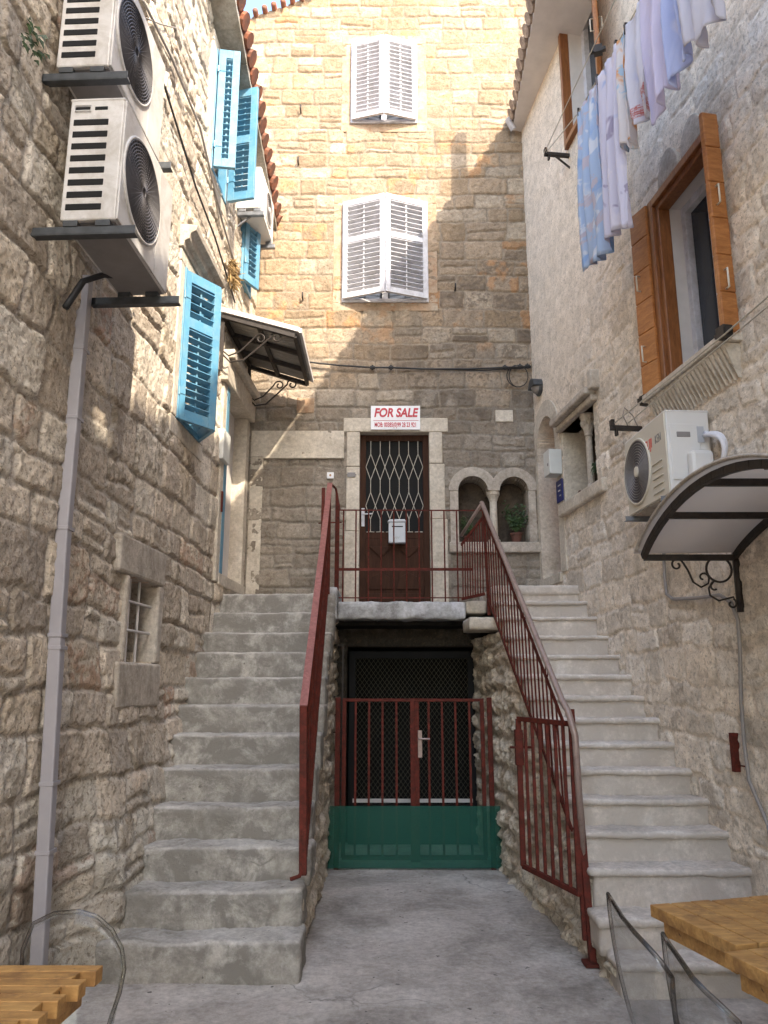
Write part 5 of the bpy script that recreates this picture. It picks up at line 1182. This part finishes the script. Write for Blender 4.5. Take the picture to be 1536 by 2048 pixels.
# landing railing
lr = thing('railing', (.2, YS, zs1), 'low dark red iron railing across the landing in front of the brown door', 'railing')
za, zm, zb = PY(800, 1019, YS).z, PY(800, 1138, YS).z, PY(800, 1195, YS).z; xl, xr = PY(679, 1019, YS).x, PY(926, 1019, YS).x
m = MB(); m.bar((xl, YS + .03, za), (xr + .25, YS + .03, za - .005), .012, .014); m.build('top_rail', 'red_iron', lr)
m = MB(); m.bar((xl, YS + .03, zm), (xr + .1, YS + .03, zm), .014, .03); m.build('middle_rail', 'red_iron', lr)
m = MB(); m.bar((xl, YS + .03, zb), (xr, YS + .03, zb), .012, .012); m.build('bottom_rail', 'red_iron', lr)
for i in range(10):
    x = lerp(PY(686, 1100, YS).x, PY(915, 1100, YS).x, i / 9); m = MB(); m.tube([(x, YS + .03, zs1 - .0), (x, YS + .03, za)], .009, 6); m.build('baluster', 'red_iron', lr)
# left railing
lf = thing('railing', (-.55, 6.6, 0), 'dark red iron railing with a flat faded top bar beside the left stairs', 'railing')
yA, yB_ = 5.42, 8.12
hA = PY(607, 1412, yA); hB = PY(660, 966, yB_)
m = MB(); m.bar(hA, hB, .055, .012); m.build('handrail', 'red_faded', lf, bevel=.002)
fb = PY(606, 1750, yA); m = MB(); m.bar(hA + Vv(0, 0, .0), Vv(fb.x, yA, fb.z), .05, .05, up=(0, 1, 0)); m.tube([Vv(fb.x, yA, fb.z + .05), Vv(fb.x - .02, yA - .03, fb.z), Vv(fb.x - .08, yA - .03, fb.z - .02)], .014, 6); m.build('post', 'red_iron', lf, bevel=.003)
m = MB(); m.bar(hB, Vv(hB.x, yB_, 2.66), .03, .03, up=(0, 1, 0)); m.build('post', 'red_iron', lf)
ba = Vv(fb.x + .02, yA, fb.z + .12); bb = Vv(hB.x, yB_, 2.78)
rail_panel(lf, hA + Vv(.01, 0, -.05), hB + Vv(0, 0, -.05), ba, bb, 20, .010)
m = MB(); m.bar(hA.lerp(ba, .5), hB.lerp(bb, .5), .012, .05); m.build('middle_rail', 'red_iron', lf)
xk = PY(672, 968, YS).x
m = MB(); m.bar(hB, Vv(xk, YS - .02, hB.z - .01), .02, .012); m.bar(Vv(xk, YS - .02, hB.z - .01), Vv(xl, YS + .03, za), .015, .02); m.build('handrail', 'red_iron', lf)
for q in (.15, .5, .85):
    x = lerp(xk, xl, q); m = MB(); m.bar(Vv(x, YS, lerp(hB.z, za, q)), Vv(x, YS, zs1 + .12), .018, .03, up=(0, 1, 0)); m.build('baluster', 'red_iron', lf)
m = MB(); p = PY(647, 976, 8.7); m.bar(p, Vv(p.x, 8.7, 2.66), .04, .03, up=(0, 1, 0)); m.tube([p + Vv(-.05, 0, -.42), p + Vv(.22, -.05, -.42)], .008, 6); m.build('post', 'red_iron', lf)
# ------------------------------------------------------------------ passage: gate, film, lattice door
YG = 8.0
gate = thing('gate', (.3, YG, 0), 'dark red double gate of iron bars closing the passage under the landing', 'gate')
zt = PY(800, 1397, YG).z; zb = PY(800, 1715, YG).z
gxx = lambda px: PY(px, 1500, YG).x
def vbar(m, px, z0, z1, w): x = gxx(px); m.box(x - w / 2, YG - .012, z0, x + w / 2, YG + .012, z1)
for pxs, stile, lab in (((690, 711, 738, 765, 793), 821, 0), ((858, 885, 912, 940, 962), 834, 1)):
    m = MB(); xa_, xb_ = gxx(686 if lab == 0 else 830), gxx(822 if lab == 0 else 968)
    m.box(xa_, YG - .018, zt - .03, xb_, YG + .018, zt); m.box(xa_, YG - .018, zb - .02, xb_, YG + .018, zb + .02)
    vbar(m, stile + (4 if lab == 0 else 0), .05, zt + .002, .045); vbar(m, 688 if lab == 0 else 966, zb, zt + .001, .04)
    lf_ = m.build('leaf', 'red_iron', gate, bevel=.002)
    for px in pxs[1 if lab == 0 else 0:5 if lab == 0 else 4]: m = MB(); vbar(m, px, zb, zt - .02, .022); m.build('bar', 'red_iron', lf_)
    if lab: m = MB(); x = gxx(845); m.box(gxx(838) - .01, YG - .03, 1.02, gxx(838) + .03, YG - .019, 1.28); m.tube([(gxx(838), YG - .03, 1.2), (gxx(838), YG - .06, 1.2), (x + .07, YG - .065, 1.2)], .010, 6); m.build('handle', 'worn_rail', lf_)
for px, w_ in ((675, .05), (981, .05)):
    m = MB(); vbar(m, px, -.02, zt + .01, w_); m.build('post', 'red_iron', gate, bevel=.003)
m = MB(); a, b_ = PY(657, 1612, YG - .03), PY(1002, 1612, YG - .03); m.box(a.x, YG - .036, .0, b_.x, YG - .030, a.z); m.build('plastic_sheet', 'green_film', None, label='see through green plastic sheet tied across the bottom of the red gate', cat='sheet')
cd = thing('lattice_door', (.3, 9.1, 0), 'dark cellar door of wire mesh deep in the passage behind the red gate', 'door')
m = MB(); xa_, xb_ = -.40, 1.04
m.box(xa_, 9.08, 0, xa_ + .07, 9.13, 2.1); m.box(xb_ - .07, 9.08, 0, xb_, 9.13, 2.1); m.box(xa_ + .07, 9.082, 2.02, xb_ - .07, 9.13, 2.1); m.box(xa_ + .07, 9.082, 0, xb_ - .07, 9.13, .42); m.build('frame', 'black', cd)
m = MB(); x0, x1, z0, z1 = xa_ + .06, xb_ - .06, .42, 2.05; s = .052; Hh = z1 - z0; Wh = x1 - x0
kk = 1.35
c = -Hh / kk
while c < Wh:
    for sg in (0, 1):
        ta_, tb2 = max(0, -c * kk) , min(Hh, (Wh - c) * kk)
        if tb2 > ta_:
            pa, pb = (c + ta_ / kk, ta_), (c + tb2 / kk, tb2)
            if sg: pa, pb = (Wh - pa[0], pa[1]), (Wh - pb[0], pb[1])
            m.tube([(x0 + pa[0], 9.10, z0 + pa[1]), (x0 + pb[0], 9.10, z0 + pb[1])], .0022, 4)
    c += s
m.build('mesh', 'wire_mesh', cd)
m = MB(); m.box(xa_ + .05, 9.06, .44, xb_ - .05, 9.075, .48); m.build('ledge', 'plaster_white', cd)
m = MB(); 
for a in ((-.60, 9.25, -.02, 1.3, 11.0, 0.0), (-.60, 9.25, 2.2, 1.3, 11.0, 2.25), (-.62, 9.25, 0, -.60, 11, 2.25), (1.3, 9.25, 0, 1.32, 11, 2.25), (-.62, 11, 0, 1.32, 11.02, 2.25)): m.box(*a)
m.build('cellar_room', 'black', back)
gr = MB(); x0, x1 = PY(664, 1340, 8.7).x, PY(686, 1340, 8.7).x; z0, z1 = PY(670, 1420, 8.7).z, PY(670, 1288, 8.7).z
gr.bar((x0, 8.7, z0 - .9), (x0, 8.7, z1), .018, up=(0, 1, 0)); gr.bar((x1, 8.7, z0 - .9), (x1, 8.7, z1), .018, up=(0, 1, 0))
for k in range(9): z = lerp(z0 - .8, z1 - .01, k / 8); gr.bar((x0, 8.7, z), (x1, 8.7, z), .014)
gr.build('iron_grille', 'iron', None, label='narrow black iron grille standing at the left side of the dark passage', cat='grille')
# side gate leaf
z1_ = PY(1150, 1448, 5.38).z; z0_ = PY(1146, 1788, 5.38).z; f1 = PZ(1038, 1443, z1_); f0 = PZ(1048, 1732, z0_); fy = (f1.y + f0.y) / 2 if f1.y < 7 else f0.y
f = Vv(PY(1042, 1600, f0.y).x, f0.y, 0); n0 = Vv(PY(1150, 1600, 5.38).x, 5.38, 0)
sg = thing('gate', (n0.x, n0.y, z0_), 'single dark red gate leaf standing open beside the foot of the right stairs', 'gate')
m = MB(); U = Vv(0, 0, 1)
m.bar(n0 + U * z1_, f + U * z1_, .03, .035); m.bar(n0 + U * z0_, f + U * z0_, .03, .035)
m.bar(n0 + U * z0_, n0 + U * z1_, .035, .035, up=(0, 1, 0)); m.bar(f + U * z0_, f + U * z1_, .04, .04, up=(0, 1, 0)); m.build('frame', 'red_iron', sg, bevel=.003)
for i in range(6): t = (i + 1) / 7; q = n0.lerp(f, t); m = MB(); m.bar(q + U * (z0_ + .015), q + U * (z1_ - .015), .022, .022, up=(0, 1, 0)); m.build('bar', 'red_iron', sg)
m = MB(); q = f + U * lerp(z0_, z1_, .80); m.tube([q + Vv(-.07, 0, 0), q + Vv(.10, 0, 0)], .010, 6); m.box(q.x - .03, q.y - .03, q.z - .13, q.x + .03, q.y + .03, q.z + .13); m.build('lock', 'red_iron', sg)
# ------------------------------------------------------------------ potted plants in the arched niche
def potted(x, y, z, s, seed, label, n=220):
    t = thing('potted_plant', (x, y, z), label, 'potted plant'); m = MB(); m.lathe([(.045 * s, 0), (.06 * s, .09 * s), (.068 * s, .09 * s), (.068 * s, .11 * s), (.05 * s, .105 * s)], (x, y, z), 14); m.build('pot', 'terracotta', t)
    r_ = random.Random(seed); m = MB(); st = MB()
    for k in range(12):
        a = r_.uniform(0, 6.28); h_ = r_.uniform(.16, .36) * s; sx_ = r_.uniform(.03, .17) * s; tip = Vv(x + sx_ * math.cos(a), y + sx_ * .6 * math.sin(a), z + .09 * s + h_); st.tube([(x, y, z + .09 * s), Vv(x, y, z + .09 * s).lerp(tip, .5) + Vv(0, 0, .03), tip], .0035, 4)
        for j in range(n // 12):
            p = Vv(x, y, z + .1 * s).lerp(tip, r_.uniform(.35, 1.05)) + Vv(r_.uniform(-.035, .035), r_.uniform(-.03, .03), r_.uniform(-.03, .03)) * s
            d = Vv(r_.uniform(-1, 1), r_.uniform(-1, 1), r_.uniform(-.7, .7)).normalized() * .021 * s; e = d.cross(Vv(r_.uniform(-1, 1), 1, r_.uniform(-1, 1))).normalized() * .009 * s
            m.add([p - d, p + e, p + d, p - e], [(0, 1, 2, 3)])
    m.build('foliage', 'leaf', t); st.build('stem', 'leaf', t)
potted(ax2 + .20, YB + .07, az0, 1.15, 4, 'leafy green plant in a dark pot in the right arch of the niche', 330)
potted(ax0 + .12, YB + .07, az0, .8, 5, 'small trailing green plant in the left arch of the niche, behind the railing', 220)
# ------------------------------------------------------------------ cafe tables and clear chairs in the foreground
TZ = .77
def slat_table(name, o_, d, p, n, wd, L, label, stag=0, th=.05, seed=0, legm='iron', ins=0):
    """boards run along d, n of them side by side along p"""
    t = thing(name, (o_.x, o_.y, 0), label, 'table', 'slatted wooden cafe tables'); r_ = random.Random(seed)
    m = MB()
    M0 = Matrix(((p.x, d.x, 0, o_.x), (p.y, d.y, 0, o_.y), (0, 0, 1, TZ), (0, 0, 0, 1)))
    for i in range(n):
        s = (stag if i % 2 else 0) + r_.uniform(-.008, .008); m.box(i * wd + .003, s, -th - r_.uniform(0, .002), (i + 1) * wd - .003, L - r_.uniform(0, .012), r_.uniform(-.0015, 0), M0)
    m.build('top', 'table_wood', t, bevel=.003)
    m = MB(); Wt = n * wd; m.box(.03, .05, -th - .07, Wt - .03, .09, -th - .003, M0); m.box(.03, L - .09, -th - .07, Wt - .03, L - .05, -th - .003, M0); m.box(.03, .092, -th - .068, .06, L - .092, -th - .003, M0); m.box(Wt - .06, .092, -th - .068, Wt - .03, L - .092, -th - .003, M0); m.build('apron', 'table_wood', t, bevel=.003)
    for x in (.06 + ins, Wt - .12):
        for y in (.10 + ins * .3, L - .16 - ins * .3): m = MB(); m.box(x + .01, y + .01, -TZ + .0, x + .05, y + .05, -th - .07, M0); m.build('leg', legm, t, bevel=.003)
    return t
a = PZ(1300, 1809, TZ); b_ = PZ(1473, 1891, TZ); d = (b_ - a); L_ = d.length; d.normalize(); p = Vector((-d.y, d.x, 0))
slat_table('slatted_table', a, d, p, 8, .105, L_, 'far slatted wooden table in the bottom right corner, behind the nearest one', seed=1, ins=.42)
a2 = PZ(1441, 1899, TZ - .0) + Vector((0, -.012, 0)); c2 = PZ(1536, 1947, TZ); d2 = (c2 - a2).normalized(); p2 = Vector((-d2.y, d2.x, 0))
slat_table('slatted_table', a2, d2, p2, 8, .105, .62, 'nearest slatted wooden table at the right edge of the photo', seed=2, ins=.42)
a3 = PZ(205, 1929, TZ); a3b = PZ(62, 2048, TZ)
slat_table('slatted_table', a3 + Vector((0, 0, 0)), Vector((-1, 0.0, 0)), Vector((a3b - a3).normalized()), 9, .065, .85, 'slatted wooden table with uneven board ends in the bottom left corner', stag=.045, seed=3)
def clear_chair(label, top, seat_c, yaw, zs=.45, w_=.42, fwd=(0, 1, 0)):
    """moulded see-through chair: shell back under a curved top edge, seat, four legs"""
    t = thing('clear_chair', (seat_c[0], seat_c[1], 0), label, 'chair', 'clear plastic chairs'); P_ = [Vector(q) for q in top]
    f = Vector(fwd).normalized(); n = len(P_); vs = []; rows = 8; mid = (P_[0] + P_[-1]) / 2
    for j in range(rows + 1):
        s = j / rows
        for i, q in enumerate(P_):
            zb = zs; z = lerp(q.z, zb, s); c_ = math.sin(math.pi * i / (n - 1)); off = f * (-.05 * c_ + .07 * s * s)
            vs.append((q.x + off.x + (mid.x - q.x) * .12 * s, q.y + off.y + (mid.y - q.y) * .12 * s, z))
    m = MB(); m.add(vs, [(j * n + i, j * n + i + 1, (j + 1) * n + i + 1, (j + 1) * n + i) for j in range(rows) for i in range(n - 1)])
    o = m.build('backrest', 'clear_plastic', t, smooth=True); md = o.modifiers.new('t', 'SOLIDIFY'); md.thickness = .008
    edge = [vs[j * n] for j in range(rows, -1, -1)] + [vs[i] for i in range(1, n)] + [vs[j * n + n - 1] for j in range(1, rows + 1)]
    m = MB(); m.tube(edge, .008, 8); m.build('rim', 'clear_edge', t, smooth=True)
    r_ = Vector((f.y, -f.x, 0)); c0 = Vector(seat_c); h = w_ / 2
    m = MB(); A = Matrix(((r_.x, f.x, 0, c0.x), (r_.y, f.y, 0, c0.y), (0, 0, 1, zs), (0, 0, 0, 1))); m.box(-h, -h, -.012, h, h, 0, A); m.build('seat', 'clear_plastic', t, bevel=.005)
    for sx_ in (-1, 1):
        for sy_ in (-1, 1): m = MB(); m.tube([A @ Vector((sx_ * (h - .03), sy_ * (h - .03), -.012)), A @ Vector((sx_ * (h + .0), sy_ * (h + .02), -zs))], .014, 8); m.build('leg', 'clear_plastic', t, smooth=True)
YC = 3.15
lp_ = [(45, 1900), (62, 1850), (100, 1832), (150, 1829), (185, 1841), (215, 1868), (236, 1905), (243, 1945), (236, 1990), (222, 2035)]
clear_chair('see through plastic chair back in the bottom left, beside the wooden table', [PY(x, y, YC) for x, y in lp_], (PY(145, 1900, YC).x, YC - .24), 0, fwd=(0, -1, 0))
def interp_top(pts): return [PZ(x, y, z) for x, y, z in pts]
t1 = interp_top([(1216, 1788, .93), (1240, 1805, .955), (1270, 1835, .965), (1300, 1865, .96), (1325, 1895, .945), (1340, 1925, .915), (1344, 1955, .86)])
clear_chair('left one of the two clear plastic chairs in front of the right tables', t1, ((t1[0].x + t1[-1].x) / 2 + .26, (t1[0].y + t1[-1].y) / 2), 0, fwd=(1, .1, 0))
t2 = interp_top([(1326, 1868, .93), (1355, 1890, .95), (1390, 1920, .955), (1420, 1955, .945), (1445, 1985, .925), (1465, 2015, .90), (1478, 2045, .87)])
clear_chair('right one of the two clear plastic chairs, half hidden under the wooden tables', t2, ((t2[0].x + t2[-1].x) / 2 + .26, (t2[0].y + t2[-1].y) / 2), 0, fwd=(1, .1, 0))
